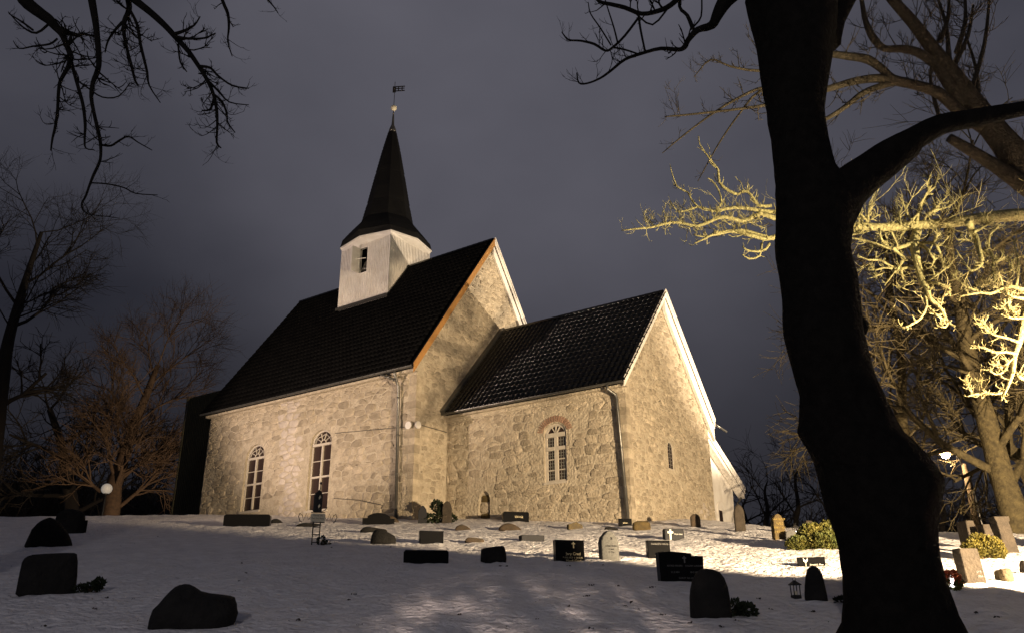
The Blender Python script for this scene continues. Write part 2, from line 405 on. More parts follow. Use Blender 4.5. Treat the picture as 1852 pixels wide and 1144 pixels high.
def lay(wall, stones, o, ax, ay, nv, proud, singles, m, pick=None, m2=None):
    """the largest stones singly (parts of the wall), the others joined"""
    o, ax, ay, nv = map(Vector, (o, ax, ay, nv)); stones = sorted(stones, key=lambda s: -s[2])
    rest = {0: MB(), 1: MB()}; cnt = 0
    for C, cen, a in stones:
        p2 = bool(pick and pick(cen)); b = MB(); stone_shape(b, C, cen, o, ax, ay, nv, rng, proud*(1.25 if p2 else 1))
        if cnt < singles:
            b.build('stone', m2 if p2 else m, wall, True); cnt += 1
        else: rest[int(p2)].add(b.v, b.f)
    for k in (0, 1):
        if rest[k].v: tag(rest[k].build('small_stones', m2 if k else m, wall, True), kind='stuff')

# openings (x or y along the wall, z)
W1 = arch(-10.74, -9.36, 2.44, 5.56, .62); W2 = arch(-6.21, -4.85, 2.13, 5.66, .62)
WC = arch(4.90, 5.90, 2.53, 4.80, .38); NI = arch(1.72, 2.30, .9, 2.52, .45); LA = arch(.22, .78, 3.17, 4.30, .28)
def grow_poly(p, k):
    cx = sum(a for a, b in p)/len(p); cz = sum(b for a, b in p)/len(p)
    return [(a+k*(1 if a > cx else -1), b+k*(1 if b > cz else -1)) for a, b in p]

def quoins(wall, cx, cy, sx, z0, z1, lng, m):          # corner blocks, long and short by turns
    z = z0; k = 0
    while z < z1:
        h = rng.uniform(.26, .40); a, c = (lng, lng*.55) if k % 2 else (lng*.55, lng); e = rng.uniform(.012, .02)
        h2 = min(z+h, z1)-.018; q = MB(); t = .02
        q.add([(cx-a, cy-e, z), (cx+e, cy-e, z), (cx+e, cy+c, z), (cx-a, cy-e, h2), (cx+e, cy-e, h2), (cx+e, cy+c, h2), (cx-a, cy+.03, z), (cx-.03, cy+.03, z), (cx-.03, cy+c, z), (cx-a, cy+.03, h2), (cx-.03, cy+.03, h2), (cx-.03, cy+c, h2)],
              [(0,1,4,3), (1,2,5,4), (3,4,10,9), (4,5,11,10), (0,6,7,1), (1,7,8,2), (0,3,9,6), (2,8,11,5)])
        q.build('corner_stone', m, wall); z += h; k += 1
# nave: south wall and east gable
nave = MB()
so = holed_wall([(NX0, 0), (0, 0), (0, NE_-.05), (NX0, NE_-.05)], [W1, W2], (0, NS, 0), (1,0,0), (0,0,1), (0,1,0), .34); nave.add(so.v, so.f)
gap_ = .32
nave.add([(0, NS, 0), (0, NN, 0), (0, NN, nroof(NN)-gap_), (0, 0, NR-gap_), (0, NS, nroof(NS)-gap_)], [(0, 1, 2, 3, 4)])
nave.add([(NX0, NS, 0), (NX0, NN, 0), (NX0, NN, nroof(NN)-gap_), (NX0, 0, NR-gap_), (NX0, NS, nroof(NS)-gap_)], [(4, 3, 2, 1, 0)])
nave.quad((NX0, NN, 0), (0, NN, 0), (0, NN, NE_), (NX0, NN, NE_))
nave_wall = nave.build('nave_wall', X['mortar'], church, fix=False)
stripe = lambda c: -8.45+.11*(NE_-c[1]) < c[0] < -7.2+.11*(NE_-c[1])
hs = [grow_poly(W1, .10), grow_poly(W2, .10)]
quoins(nave_wall, 0, NS, 1, 1.0, NE_-.35, .55, X['stone'])
st = rubble([(NX0+.02, 1.2), (-.42, 1.2), (-.42, NE_-.28), (NX0+.02, NE_-.28)], hs, (.16, .42), (.24, .85), rng, .020)
st.sort(key=lambda s: -s[2])
lay(nave_wall, st, (0, NS, 0), (1,0,0), (0,0,1), (0,-1,0), .036, 105, X['stone'], stripe, X['pale_stone'])
gb = [(NS+.03, 1.0), (CS-.04, 1.0), (CS-.04, croof(CS)+.02), (CYC, CRZ-.1), (CN, croof(CN)), (NN, croof(CN)), (NN, nroof(NN)-.45), (0, NR-.75), (NS+.03, nroof(NS)-.40)]
st = rubble([(NS+.42, 1.0), (NN, 1.0), (NN, nroof(NN)-.45), (0, NR-.75), (NS+.42, nroof(NS+.42)-.40)],
            [[(CS-.02, 0), (CN, 0), (CN, croof(CN)), (CYC, CRZ-.05), (CS-.02, croof(CS)-.05)]], (.15, .30), (.20, .55), rng, .020)
lay(nave_wall, st, (0, 0, 0), (0,1,0), (0,0,1), (1,0,0), .034, 45, X['stone'])

# chancel
chm = MB()
so = holed_wall([(0.003, 0), (CX1, 0), (CX1, CE-.05), (0.003, CE-.05)], [WC, NI], (0, CS, 0), (1,0,0), (0,0,1), (0,1,0), .30); chm.add(so.v, so.f)
so = holed_wall([(CS, 0), (CN, 0), (CN, croof(CN)-.28), (CYC, CRZ-.28), (CS, croof(CS)-.28)], [LA], (CX1, 0, 0), (0,1,0), (0,0,1), (-1,0,0), .28); chm.add(so.v, so.f)
chm.quad((0, CN, 0), (CX1, CN, 0), (CX1, CN, CE), (0, CN, CE))
chancel_wall = chm.build('chancel_wall', X['mortar'], church, fix=False)
# brick arch over the chancel window is laid first so that the stones keep clear of it
def ring(cx, cz, hx, hz, k): return [(cx+(hx+k)*math.cos(math.pi*i/12), cz+(hz+k)*math.sin(math.pi*i/12)) for i in range(13)]
bx = ring(5.40, 4.42, .56, .42, .27)
quoins(chancel_wall, CX1, CS, 1, .3, CE-.42, .50, X['stone'])
st = rubble([(.05, .4), (CX1-.38, .4), (CX1-.38, CE-.42), (.05, CE-.42)], [grow_poly(WC, .10), grow_poly(NI, .12), bx+[(4.8, 4.4)]], (.18, .42), (.26, .85), rng, .026)
lay(chancel_wall, st, (0, CS, 0), (1,0,0), (0,0,1), (0,-1,0), .024, 75, X['stone'])
st = rubble([(CS+.36, .3), (CN-.02, .3), (CN-.02, croof(CN)-.45), (CYC, CRZ-.65), (CS+.36, croof(CS+.36)-.45)], [grow_poly(LA, .08)], (.13, .26), (.16, .46), rng, .018)
pale = lambda c: 3.0 < c[0] < 4.6 and c[1] < 2.25 and c[1] > 1.3 and (int(c[0]*3)+int(c[1]*4)) % 2 == 0
lay(chancel_wall, st, (CX1, 0, 0), (0,1,0), (0,0,1), (1,0,0), .034, 75, X['stone'], pale, X['pale_stone'])
for i in range(19):                                  # brick arch
    a = math.pi*(.06+.88*i/18); c, s = math.cos(a), math.sin(a); p = Vector((5.40+.57*c, CS, 4.42+.43*s)); dv = Vector((c, 0, s))
    b = MB(); b.beam(p-Vector((0, .012, 0)), p+dv*.23-Vector((0, .012, 0)), .05, .055, (0, 1, 0)); b.build('brick', X['brick'], chancel_wall)
# blocked priest's door: stones set back in the niche
z = 1.0; k = 0
while z < 2.35:
    h = .30+.06*((k*7) % 3); w = .27-.05*max(0, z-1.8)
    b = MB(); C = [(2.01-w, z+.015), (2.01+w, z+.015), (2.01+w-.02, min(z+h, 2.42)-.01), (2.01-w+.02, min(z+h, 2.42)-.01)]
    C2 = []
    for q in range(4):
        p, r = C[q], C[(q+1) % 4]; C2 += [(p[0]*.85+r[0]*.15, p[1]*.85+r[1]*.15), (p[0]*.15+r[0]*.85, p[1]*.15+r[1]*.85)]
    stone_shape(b, C2, (2.01, z+h/2), Vector((0, CS+.12, 0)), Vector((1,0,0)), Vector((0,0,1)), Vector((0,-1,0)), rng, .03)
    b.build('niche_stone', X['ochre_stone'] if k % 2 else X['stone'], chancel_wall, True); z += h; k += 1
b = MB(); b.quad((1.70, CS+.14, .8), (2.32, CS+.14, .8), (2.32, CS+.14, 2.55), (1.70, CS+.14, 2.55)); b.build('niche_back', X['mortar'], chancel_wall)

# windows ------------------------------------------------------------
def win_frame(x0, x1, z0, z1, rise, y, fw, dep):
    out = arch(x0, x1, z0, z1, rise); inn = arch(x0+fw, x1-fw, z0+fw, z1-fw, rise-fw*.6); n = len(out); b = MB()
    for i in range(n):
        j = (i+1) % n; o1, o2, i1, i2 = out[i], out[j], inn[i], inn[j]
        f0 = [Vector((p[0], y, p[1])) for p in (o1, o2, i2, i1)]; f1 = [p+Vector((0, dep, 0)) for p in f0]
        b.add(f0+f1, [(0,1,2,3), (3,2,6,7), (1,0,4,5)])
    return b
def nave_window(x0, x1, z0, z1):
    y = NS+.12; zsp = z1-.62; cx = (x0+x1)/2; zt = z0+(zsp-z0)*.50
    fr = win_frame(x0+.003, x1-.003, z0+.003, z1-.003, .62, y, .07, .12).build('window', X['window_paint'], church)
    b = MB()
    b.box((cx-.042, y-.02, z0+.10), (cx+.042, y+.06, zsp-.05)); m = b.build('mullion', X['window_paint'], fr)
    b = MB(); b.box((x0+.06, y-.035, zsp-.085), (x1-.06, y+.06, zsp+.02)); b.build('transom', X['window_paint'], fr)
    b = MB(); b.box((x0+.06, y-.028, zt-.04), (cx-.044, y+.06, zt+.04)); b.box((cx+.044, y-.028, zt-.04), (x1-.06, y+.06, zt+.04)); b.build('transom', X['window_paint'], fr)
    b = MB(); b.box((x0-.04, y-.17, z0-.07), (x1+.04, y+.02, z0+.02)); b.build('sill', X['window_paint'], fr)
    bars = MB()
    for za, zb in ((z0+.075, zt-.04), (zt+.04, zsp-.085)):
        for xa, xb in ((x0+.075, cx-.042), (cx+.042, x1-.075)):
            zm = (za+zb)/2; gbar = MB(); gbar.box((xa, y+.01, zm-.016), (xb, y+.05, zm+.016)); gbar.build('glazing_bar', X['window_paint'], fr)
            for z_a, z_b in ((za, zm-.016), (zm+.016, zb)):
                g = MB(); t = rng.uniform(-.006, .006)
                g.quad((xa-.01, y+.055+t, z_a-.01), (xb+.01, y+.055-t, z_a-.01), (xb+.01, y+.055-t, z_b+.01), (xa-.01, y+.055+t, z_b+.01)); g.build('pane', X['glass'], fr)
    # fanlight
    g = MB(); fan = arch(x0+.08, x1-.08, zsp-.01, z1-.07, z1-.07-zsp+.01); g.add([(p[0], y+.057, p[1]) for p in fan[1:]]+[(x0+.08, y+.057, zsp-.01)], [tuple(range(len(fan)))]); g.build('pane', X['glass'], fr)
    g = MB(); hx = (x1-x0)/2-.10; hz = z1-zsp-.12
    for a in (36, 72, 108, 144):
        ca, sa = math.cos(R_(a)), math.sin(R_(a))
        g.beam((cx+.16*ca, y+.02, zsp+.03+.16*sa*.9), (cx+hx*ca, y+.02, zsp+hz*sa), .05, .028, (-sa, 0, ca))
    arc = [(cx+.17*math.cos(math.pi*k/10), y+.02, zsp+.02+.16*math.sin(math.pi*k/10)) for k in range(11)]; g.tube(arc, .022, 5)
    arc = [(cx+hx*.86*math.cos(math.pi*k/14), y+.02, zsp+.02+hz*.86*math.sin(math.pi*k/14)*(1-.22*abs(math.sin(2.5*math.pi*k/14)))) for k in range(15)]; g.tube(arc, .018, 5)
    g.build('fanlight_tracery', X['window_paint'], fr)
nave_window(-10.74, -9.36, 2.44, 5.56); nave_window(-6.21, -4.85, 2.13, 5.66)
def chancel_window():
    x0, x1, z0, z1 = 4.90, 5.90, 2.53, 4.80; y = CS+.07; zsp = 4.40; cx = 5.40; zt = 3.83
    fr = win_frame(x0+.003, x1-.003, z0+.003, z1-.003, .38, y, .10, .12).build('window', X['window_paint'], church)
    b = MB(); b.box((cx-.075, y-.02, z0+.09), (cx+.075, y+.06, zsp-.07)); b.build('mullion', X['window_paint'], fr)
    b = MB(); b.box((x0+.06, y-.03, zsp-.13), (x1-.06, y+.06, zsp+.03)); b.build('transom', X['window_paint'], fr)
    b = MB(); b.box((x0+.06, y-.028, zt-.07), (cx-.077, y+.06, zt+.07)); b.box((cx+.077, y-.028, zt-.07), (x1-.06, y+.06, zt+.07)); b.build('transom', X['window_paint'], fr)
    b = MB(); b.box((x0-.03, y-.12, z0-.06), (x1+.03, y+.01, z0+.02)); b.build('sill', X['window_paint'], fr)
    lead = MB(); bars = MB()
    rows = [(z0+.09, z0+.09+.37), (z0+.50, z0+.87), (z0+.91, zt-.07), (zt+.07, zsp-.13)]
    for a, c in ((z0+.46, z0+.50), (z0+.87, z0+.91)):
        
        for xa_, xb_ in ((x0+.09, cx-.074), (cx+.074, x1-.09)):
            gbar = MB(); gbar.box((xa_, y, a), (xb_, y+.05, c)); gbar.build('glazing_bar', X['window_paint'], fr)
    for xa, xb in ((x0+.075, cx-.075), (cx+.075, x1-.075)):
        for za, zb in rows:
            g = MB(); g.quad((xa, y+.055, za), (xb, y+.055, za), (xb, y+.055, zb), (xa, y+.055, zb)); g.build('pane', X['glass'], fr)
            for k in (1, 2):
                lead.box((lerp(xa, xb, k/3)-.011, y+.030, za), (lerp(xa, xb, k/3)+.011, y+.046, zb))
            for k in (1, 2): lead.box((xa, y+.034, lerp(za, zb, k/3)-.011), (xb, y+.050, lerp(za, zb, k/3)+.011))
    lead.build('leading', X['lead'], fr)
    g = MB(); fan = arch(x0+.08, x1-.08, zsp-.01, z1-.07, z1-.07-zsp+.01); g.add([(p[0], y+.057, p[1]) for p in fan[1:]]+[(x0+.08, y+.057, zsp-.01)], [tuple(range(len(fan)))]); g.build('pane', X['glass'], fr)
    g = MB()
    for a in (58, 90, 122):
        ca, sa = math.cos(R_(a)), math.sin(R_(a)); g.beam((cx+.05*ca, y+.02, zsp+.02), (cx+.36*ca, y+.02, zsp+.32*sa), .06, .028, (-sa, 0, ca))
    g.build('fanlight_tracery', X['window_paint'], fr)
chancel_window()
def lancet():
    y0, y1, z0, z1 = .22, .78, 3.17, 4.30; x = CX1-.02
    out = arch(y0+.003, y1-.003, z0+.003, z1-.003, .24); inn = arch(y0+.06, y1-.06, z0+.05, z1-.05, .24); b = MB(); n = len(out)
    for i in range(n):
        j = (i+1) % n; f0 = [Vector((x, p[0], p[1])) for p in (out[i], out[j], inn[j], inn[i])]; f1 = [p-Vector((.1, 0, 0)) for p in f0]
        b.add(f0+f1, [(0,1,2,3), (3,2,6,7)])
    fr = b.build('window', X['window_paint'], church)
    g = MB(); g.add([(x-.025, p[0], p[1]) for p in inn], [tuple(range(len(inn)))]); g.build('pane', X['glass'], fr)
    l = MB()
    l.box((x-.022, .49, z0+.05), (x-.010, .51, z1-.06))
    for k in range(1, 7): zz = lerp(z0+.07, z1-.08, k/7); l.box((x-.023, y0+.06, zz-.01), (x-.012, y1-.06, zz+.01))
    l.build('leading', X['lead'], fr)
lancet()

# roofs ---------------------------------------------------------------
def tile_verts():
    # pantile seen from the eave: roll on one side, dish on the other; local x across, y up the slope, z out
    prof = [(0, .034), (.05, .070), (.11, .022), (.18, .002), (.25, .026)]
    v = []
    for yy, dz in ((0, .036), (.40, .004)):
        for x, z in prof: v.append((x, yy, z+dz))
    for x, z in prof: v.append((x, 0, z-.006))
    n = len(prof); f = [(i, i+1, n+i+1, n+i) for i in range(n-1)]+[(2*n+i, 2*n+i+1, i+1, i) for i in range(n-1)]
    return v, f
TV, TF = tile_verts()
tile_mesh = bpy.data.meshes.new('roof_tile'); tile_mesh.from_pydata(TV, [], TF); tile_mesh.materials.append(X['tile'])
tile_mesh.polygons.foreach_set('use_smooth', [True]*len(TF))
def slope_frame(origin, ax, up): ax, up = Vector(ax).normalized(), Vector(up).normalized(); return Vector(origin), ax, up, ax.cross(up)
def tile_slope(roof, origin, ax, up, nx, ny, singles, skip=None, tw=.25, th=.355, m=None):
    o, ax, up, nv = slope_frame(origin, ax, up); b = MB(); cand = []
    for j in range(ny):
        for i in range(nx):
            p = o+ax*(i*tw)+up*(j*th)+nv*(.03+rng.uniform(-.004, .006))
            if skip and skip(p): continue
            cand.append(p)
    cand.sort(key=lambda p: (p-CAM).length_squared)
    porg = ORG[roof.name]
    for k, p in enumerate(cand):
        rot = Matrix((ax, up, nv)).transposed()
        if k < singles:
            t = bpy.data.objects.new('roof_tile', tile_mesh); col.objects.link(t); t.parent = roof
            m4 = rot.to_4x4(); m4.translation = p-porg; t.matrix_local = m4
        else: b.add([p+rot @ Vector(v) for v in TV], TF)
    if b.v: tag(b.build('roof_tiles', m or X['tile'], roof, True, fix=False), kind='stuff')
def gable_roof(name, x0, x1, yc, half, ridge, eave, th):
    b = MB(); sl = (ridge-eave)/half
    for s in (-1, 1):
        e0 = (x0, yc+s*half, eave); r0 = (x0, yc, ridge); e1 = (x1, yc+s*half, eave); r1 = (x1, yc, ridge)
        d = Vector((0, 0, -th))
        v = [Vector(p) for p in (e0, e1, r1, r0)]; v += [p+d for p in v]
        b.add(v, [(0,1,2,3), (7,6,5,4), (0,4,5,1), (1,5,6,2), (3,7,4,0)])
    return b.build(name, X['shingle'], church)
OV = .30
nave_roof = gable_roof('nave_roof', NX0-.2, .16, 0, 5.5, NR-.05, NE_-.05, .16)
chancel_roof = gable_roof('chancel_roof', .26, CX1+.17, CYC, CH, CRZ-.05, CE-.05, .14)
T = dict(x0=-9.15, x1=-5.55, y0=-1.47, y1=1.60, top=16.86); TXC, TYC = -7.35, .065
nup = Vector((0, 5.5, NR-NE_)); nlen = nup.length
tile_slope(nave_roof, (NX0-.2, -5.55, NE_-.12), (1,0,0), nup, int(14.4/.25)-1, int(nlen/.355)+1, 0, lambda p: T['x0']-.15 < p.x < T['x1']-.05 and p.y > -1.75, m=X['shaded_tile'])
cup = Vector((0, CH, CRZ-CE)); clen = cup.length
tile_slope(chancel_roof, (.30, CYC-CH-.05, CE-.11), (1,0,0), cup, int((CX1-.25)/.25)+1, int(clen/.355)+1, 298)
def ridge_tiles(roof, x0, x1, y, z):
    b = MB(); x = x0
    while x < x1-.1:
        L = min(.38, x1-x); pr = [(-.16, -.08), (-.11, .03), (0, .085), (.11, .03), (.16, -.08)]
        for k in range(4):
            p, q = pr[k], pr[k+1]; s0, s1 = 1.06, .94
            b.quad((x, y+p[0]*s0, z+p[1]*s0), (x+L, y+p[0]*s1, z+p[1]*s1), (x+L, y+q[0]*s1, z+q[1]*s1), (x, y+q[0]*s0, z+q[1]*s0))
        x += .34
    b.build('ridge_tiles', X['tile'], roof, True)
ridge_tiles(nave_roof, NX0-.2, T['x0'], 0, NR+.02); ridge_tiles(nave_roof, T['x1'], .1, 0, NR+.02); ridge_tiles(chancel_roof, .3, CX1+.1, CYC, CRZ+.02)

# verge boards and soffits on the gables
def verge(name, x, yc, half, ridge, eave, side, w0, w1, m, top=.02, h=.30, parent=church):
    sl = (ridge-eave)/half; pts = [(yc, ridge), (yc+side*(half+.02), eave-.02*sl)]
    (ya, za), (yb, zb) = pts; b = MB()
    v = []
    for xx in (x+w0, x+w1):
        v += [Vector((xx, ya, za+top)), Vector((xx, yb, zb+top)), Vector((xx, yb, zb+top-h)), Vector((xx, ya, za+top-h))]
    b.add(v, [(0,1,2,3), (7,6,5,4), (0,4,5,1), (1,5,6,2), (2,6,7,3), (3,7,4,0)])
    return b.build(name, m, parent)
verge('verge_board', 0, 0, 5.5, NR, NE_, -1, .165, .20, X['pine'], .06, .42)
verge('verge_board', 0, 0, 5.5, NR, NE_, 1, .165, .20, X['white'], .08, .36)
verge('verge_moulding', 0, 0, 5.5, NR, NE_, 1, .203, .235, X['white'], .10, .14)
verge('gable_soffit', 0, 0, 5.5, NR-.36, NE_-.36, 1, .01, .12, X['white'], .08, .52)
verge('verge_board', CX1, CYC, CH, CRZ, CE, -1, .175, .21, X['white'], .06, .34)
verge('verge_board', CX1, CYC, CH, CRZ, CE, 1, .175, .21, X['white'], .08, .34)
verge('verge_moulding', CX1, CYC, CH, CRZ, CE, 1, .213, .245, X['white'], .10, .13)
verge('gable_soffit', CX1, CYC, CH, CRZ-.30, CE-.30, 1, .01, .14, X['white'], .06, .66)
# flashing board where the chancel roof meets the nave
sl_b = MB(); a = Vector((.13, CYC-CH-.10, CE-.02)); c = Vector((.13, CYC, CRZ+.10)); sl_b.beam(a, c, .24, .16, (0, -(CRZ-CE), CH)); sl_b.build('roof_flashing', X['zinc'], church)
# boxed eaves, gutters and downpipes
b = MB(); b.box((NX0-.1, NS-.26, NE_-.26), (.13, NS-.045, NE_-.155)); b.build('eaves_board', X['mortar'], church)
b = MB(); b.box((.02, CS-.26, CE-.24), (CX1+.15, CS-.045, CE-.16)); b.build('eaves_board', X['mortar'], church)
b = MB(); b.box((.01, CS-.09, CE-.40), (CX1+.05, CS-.05, CE-.245)); b.build('cornice', X['mortar'], church)
b = MB(); b.box((CX1-.6, CN+.05, CE-.36), (CX1+.17, CN+.42, CE-.17)); b.build('eaves_board', X['white'], church)
def gutter(x0, x1, y, z):
    b = MB(); n = 8; r = .075
    for k in range(n):
        a0, a1 = math.pi+math.pi*k/n, math.pi+math.pi*(k+1)/n
        b.quad((x0, y+r*math.cos(a0), z+r*math.sin(a0)), (x1, y+r*math.cos(a0), z+r*math.sin(a0)), (x1, y+r*math.cos(a1), z+r*math.sin(a1)), (x0, y+r*math.cos(a1), z+r*math.sin(a1)))
    b.build('gutter', X['zinc'], church, True)
    g = MB(); x = x0+.3
    while x < x1:
        g.box((x-.012, y-.082, z-.085), (x+.012, y-.076, z+.015)); x += .7
    g.build('gutter_brackets', X['zinc'], church)
gutter(NX0-.2, .2, -5.60, NE_-.11); gutter(.1, CX1+.2, CYC-CH-.10, CE-.10)
def pipe(pts, r, label=None):
    b = MB(); b.tube(pts, r, 10); o = b.build('downpipe', X['zinc'], church, True)
    cl = MB(); p0, p1 = Vector(pts[-2]), Vector(pts[-1])
    for k in (.08, .36, .64, .9):
        p = p0.lerp(p1, k); cl.tube([p, p+Vector((0, 0, -.06))], r*1.22, 10)
    cl.build('pipe_collar', X['zinc'], o, True)
    return o
pipe([(-.80, -5.60, NE_-.15), (-.80, -5.58, NE_-.30), (-.86, -5.40, 7.02), (-.86, -5.26, 6.80), (-.68, -5.26, 1.2)], .062)
pipe([(-.86-.75, -5.58, NE_-.17), (-.90, -5.42, 7.06)], .05)
pipe([(8.02, CYC-CH-.10, CE-.13), (8.02, CYC-CH-.08, CE-.32), (8.20, CS-.18, 5.45), (8.22, CS-.16, 5.30), (8.46, CS-.16, .3)], .062)
# drain spout at the north-east eave, round floodlight dishes and the conductor cable
b = MB(); b.tube([(CX1+.1, 5.0, 5.86), (CX1+.12, 6.45, 5.72)], .05, 8); b.build('drain_spout', X['zinc'], church, True)
for x, y in ((-.25, NS-.10), (.10, NS+.05)):
    d = MB(); nv = Vector((0, -1, 0)) if x < 0 else Vector((1, 0, 0)); p = Vector((x, y, 5.10)); d.tube([p, p+nv*.05], .155, 16); d.build('round_wall_plate', X['white'], church)
b = MB(); b.tube([(-4.6, NS-.05, 5.36), (-2.3, NS-.06, 5.20), (-.42, NS-.06, 5.07)], .016, 4); b.tube([(.06, NS+.35, 5.15), (.05, CS-.05, 5.13)], .016, 4)
b.tube([(-4.4, NS-.05, 2.55), (-2.9, NS-.06, 2.35), (-1.6, NS-.05, 2.05)], .014, 4); b.build('lightning_cable', X['zinc'], church)

# bell tower ----------------------------------------------------------
tw = MB(); x0, x1, y0, y1, zt = T['x0'], T['x1'], T['y0'], T['y1'], T['top']; zb = 12.2
OX0, OX1, OZ0, OZ1 = -7.70, -7.16, 14.98, 16.42
so = holed_wall([(x0, zb), (x1, zb), (x1, zt), (x0, zt)], [[(OX0, OZ0), (OX1, OZ0), (OX1, OZ1), (OX0, OZ1)]], (0, y0, 0), (1,0,0), (0,0,1), (0,1,0), .10); tw.add(so.v, so.f)
tw.quad((x1, y0, zb), (x1, y1, zb), (x1, y1, zt), (x1, y0, zt)); tw.quad((x1, y1, zb), (x0, y1, zb), (x0, y1, zt), (x1, y1, zt)); tw.quad((x0, y1, zb), (x0, y0, zb), (x0, y0, zt), (x0, y1, zt))
tower = tw.build('bell_tower', X['white'], church, fix=False)
b = MB(); x = x0
while x < x1-.01:
    if OX0-.02 < x < OX1+.02: b.box((x-.018, y0-.034, zb+.3), (x+.018, y0-.001, OZ0-.03)); b.box((x-.018, y0-.034, OZ1+.03), (x+.018, y0-.001, zt))
    else: b.box((x-.018, y0-.034, zb+.3), (x+.018, y0-.001, zt))
    x += .12
y = y0+.06
while y < y1:
    b.box((x1+.001, y-.018, zb), (x1+.034, y+.018, zt)); y += .12
tag(b.build('cladding_battens', X['white'], tower), kind='stuff')
b = MB()
for cx, cy in ((x0, y0), (x1, y0), (x1, y1)): b.box((cx-.03, cy-.03, zb), (cx+.03, cy+.03, zt-.002))
b.build('corner_board', X['white'], tower)
b = MB(); b.box((x0-.08, y0-.14, nroof(y0)-.08), (x1+.10, y0-.024, nroof(y0)+.07)); sb = b.build('base_flashing', X['zinc'], tower)
b = MB(); b.beam((x1+.06, y0, nroof(y0)+.06), (x1+.06, 0, NR+.06), .10, .12, (0, -1, .7)); b.build('base_flashing', X['zinc'], tower)
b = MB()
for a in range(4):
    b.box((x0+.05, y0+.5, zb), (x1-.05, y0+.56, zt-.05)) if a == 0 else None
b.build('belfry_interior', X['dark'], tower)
fr = MB(); w = .07
fr.box((OX0-w, y0-.03, OZ0-w), (OX1+w, y0+.06, OZ0)); fr.box((OX0-w, y0-.03, OZ1), (OX1+w, y0+.06, OZ1+w)); fr.box((OX0-w, y0-.03, OZ0), (OX0, y0+.06, OZ1)); fr.box((OX1, y0-.03, OZ0), (OX1+w, y0+.06, OZ1)); fr.build('opening_frame', X['white'], tower)
sh = MB(); SHW = .60
sh.box((OX0-.05, y0-.02-SHW, OZ0), (OX0, y0-.035, OZ1)); shutter = sh.build('shutter', X['white'], tower)
hg = MB()
for zz in (OZ0+.2, OZ1-.2): hg.box((OX0+.002, y0-.02-SHW+.06, zz-.03), (OX0+.014, y0-.06, zz+.03))
hg.build('strap_hinge', X['white'], shutter)
hk = MB(); hk.tube([(OX0+.01, y0-SHW*.45, 15.75), (OX1-.10, y0-.02, 15.78)], .022, 5); hk.tube([(OX0, y0-SHW*.55, 15.76), (OX0+.015, y0-SHW*.55, 15.76)], .06, 8); hk.build('stay_bar', X['white'], shutter)
bl = MB(); bl.lathe([(.30, 0), (.29, .04), (.22, .16), (.17, .34), (.14, .46), (.05, .5)], (-7.45, y0+.28, 15.2), 14); bl.build('bell', X['zinc'], tower, True)

# spire: octagonal, eaves at the corners of the tower and pushed out at the middle of each side
hx, hy = (x1-x0)/2+.10, (y1-y0)/2+.10
def oct_ring(k, z, reg):                             # reg 0: eave outline, 1: regular octagon of radius k
    pts = []
    base = [(hx, -hy), (hx+.42, 0), (hx, hy), (0, hy+.42), (-hx, hy), (-hx-.42, 0), (-hx, -hy), (0, -hy-.42)]
    for i in range(8):
        an = R_(-45+45*i); q = (k*math.cos(an), k*math.sin(an))
        pts.append(Vector((TXC+lerp(base[i][0], q[0], reg), TYC+lerp(base[i][1], q[1], reg), z)))
    return pts
prof = [(0, 16.90, 0), (2.28, 17.25, .35), (1.85, 17.75, .72), (1.42, 18.45, 1), (1.20, 19.5, 1), (.83, 21.5, 1), (.50, 23.2, 1), (.22, 24.45, 1)]
rings = [oct_ring(k, z, g) for k, z, g in prof]
b = MB()
for i in range(len(rings)-1):
    for k in range(8): b.quad(rings[i][k], rings[i][(k+1) % 8], rings[i+1][(k+1) % 8], rings[i+1][k])
b.add(rings[-1], [tuple(range(8))])
spire = b.build('spire', X['shingle'], church)
cs = MB()                                            # shingle courses: shallow proud bands
z = 17.3
while z < 24.3:
    for i in range(len(prof)-1):
        if prof[i][1] <= z < prof[i+1][1]:
            t = (z-prof[i][1])/(prof[i+1][1]-prof[i][1]); A = [p.lerp(q, t) for p, q in zip(rings[i], rings[i+1])]; t2 = min(1, t+.19/(prof[i+1][1]-prof[i][1])); Bv = [p.lerp(q, t2) for p, q in zip(rings[i], rings[i+1])]
            c = Vector((TXC, TYC, 0))
            for k in range(8):
                o1 = (A[k]-Vector((c.x, c.y, A[k].z))).normalized()*.03; o2 = (A[(k+1) % 8]-Vector((c.x, c.y, A[k].z))).normalized()*.03
                cs.quad(A[k]+o1, A[(k+1) % 8]+o2, Bv[(k+1) % 8]+o2*.2, Bv[k]+o1*.2)
    z += .2
tag(cs.build('shingle_courses', X['shingle'], spire, fix=False), kind='stuff')
ev = rings[0]; b = MB(); inner = [Vector((TXC+sx*((x1-x0)/2), TYC+sy*((y1-y0)/2), 16.86)) for sx, sy in ((1,-1), (1,0), (1,1), (0,1), (-1,1), (-1,0), (-1,-1), (0,-1))]
for k in range(8): b.quad(ev[k]-Vector((0,0,.03)), ev[(k+1) % 8]-Vector((0,0,.03)), inner[(k+1) % 8]-Vector((0,0,.20)), inner[k]-Vector((0,0,.20)))
b.build('spire_soffit', X['white'], spire)
b = MB()
for k in range(8):
    p, q = ev[k], ev[(k+1) % 8]; b.quad(p-Vector((0,0,.09)), q-Vector((0,0,.09)), q+Vector((0,0,.0)), p+Vector((0,0,.0)))
b.build('spire_fascia', X['white'], spire)
SX, SY = TXC, TYC
b = MB(); b.lathe([(.24, 24.40), (.20, 24.62), (.13, 24.80), (.08, 24.95), (.055, 25.5), (.03, 25.8)], (SX, SY, 0), 10); b.build('spire_cap', X['zinc'], church, True)
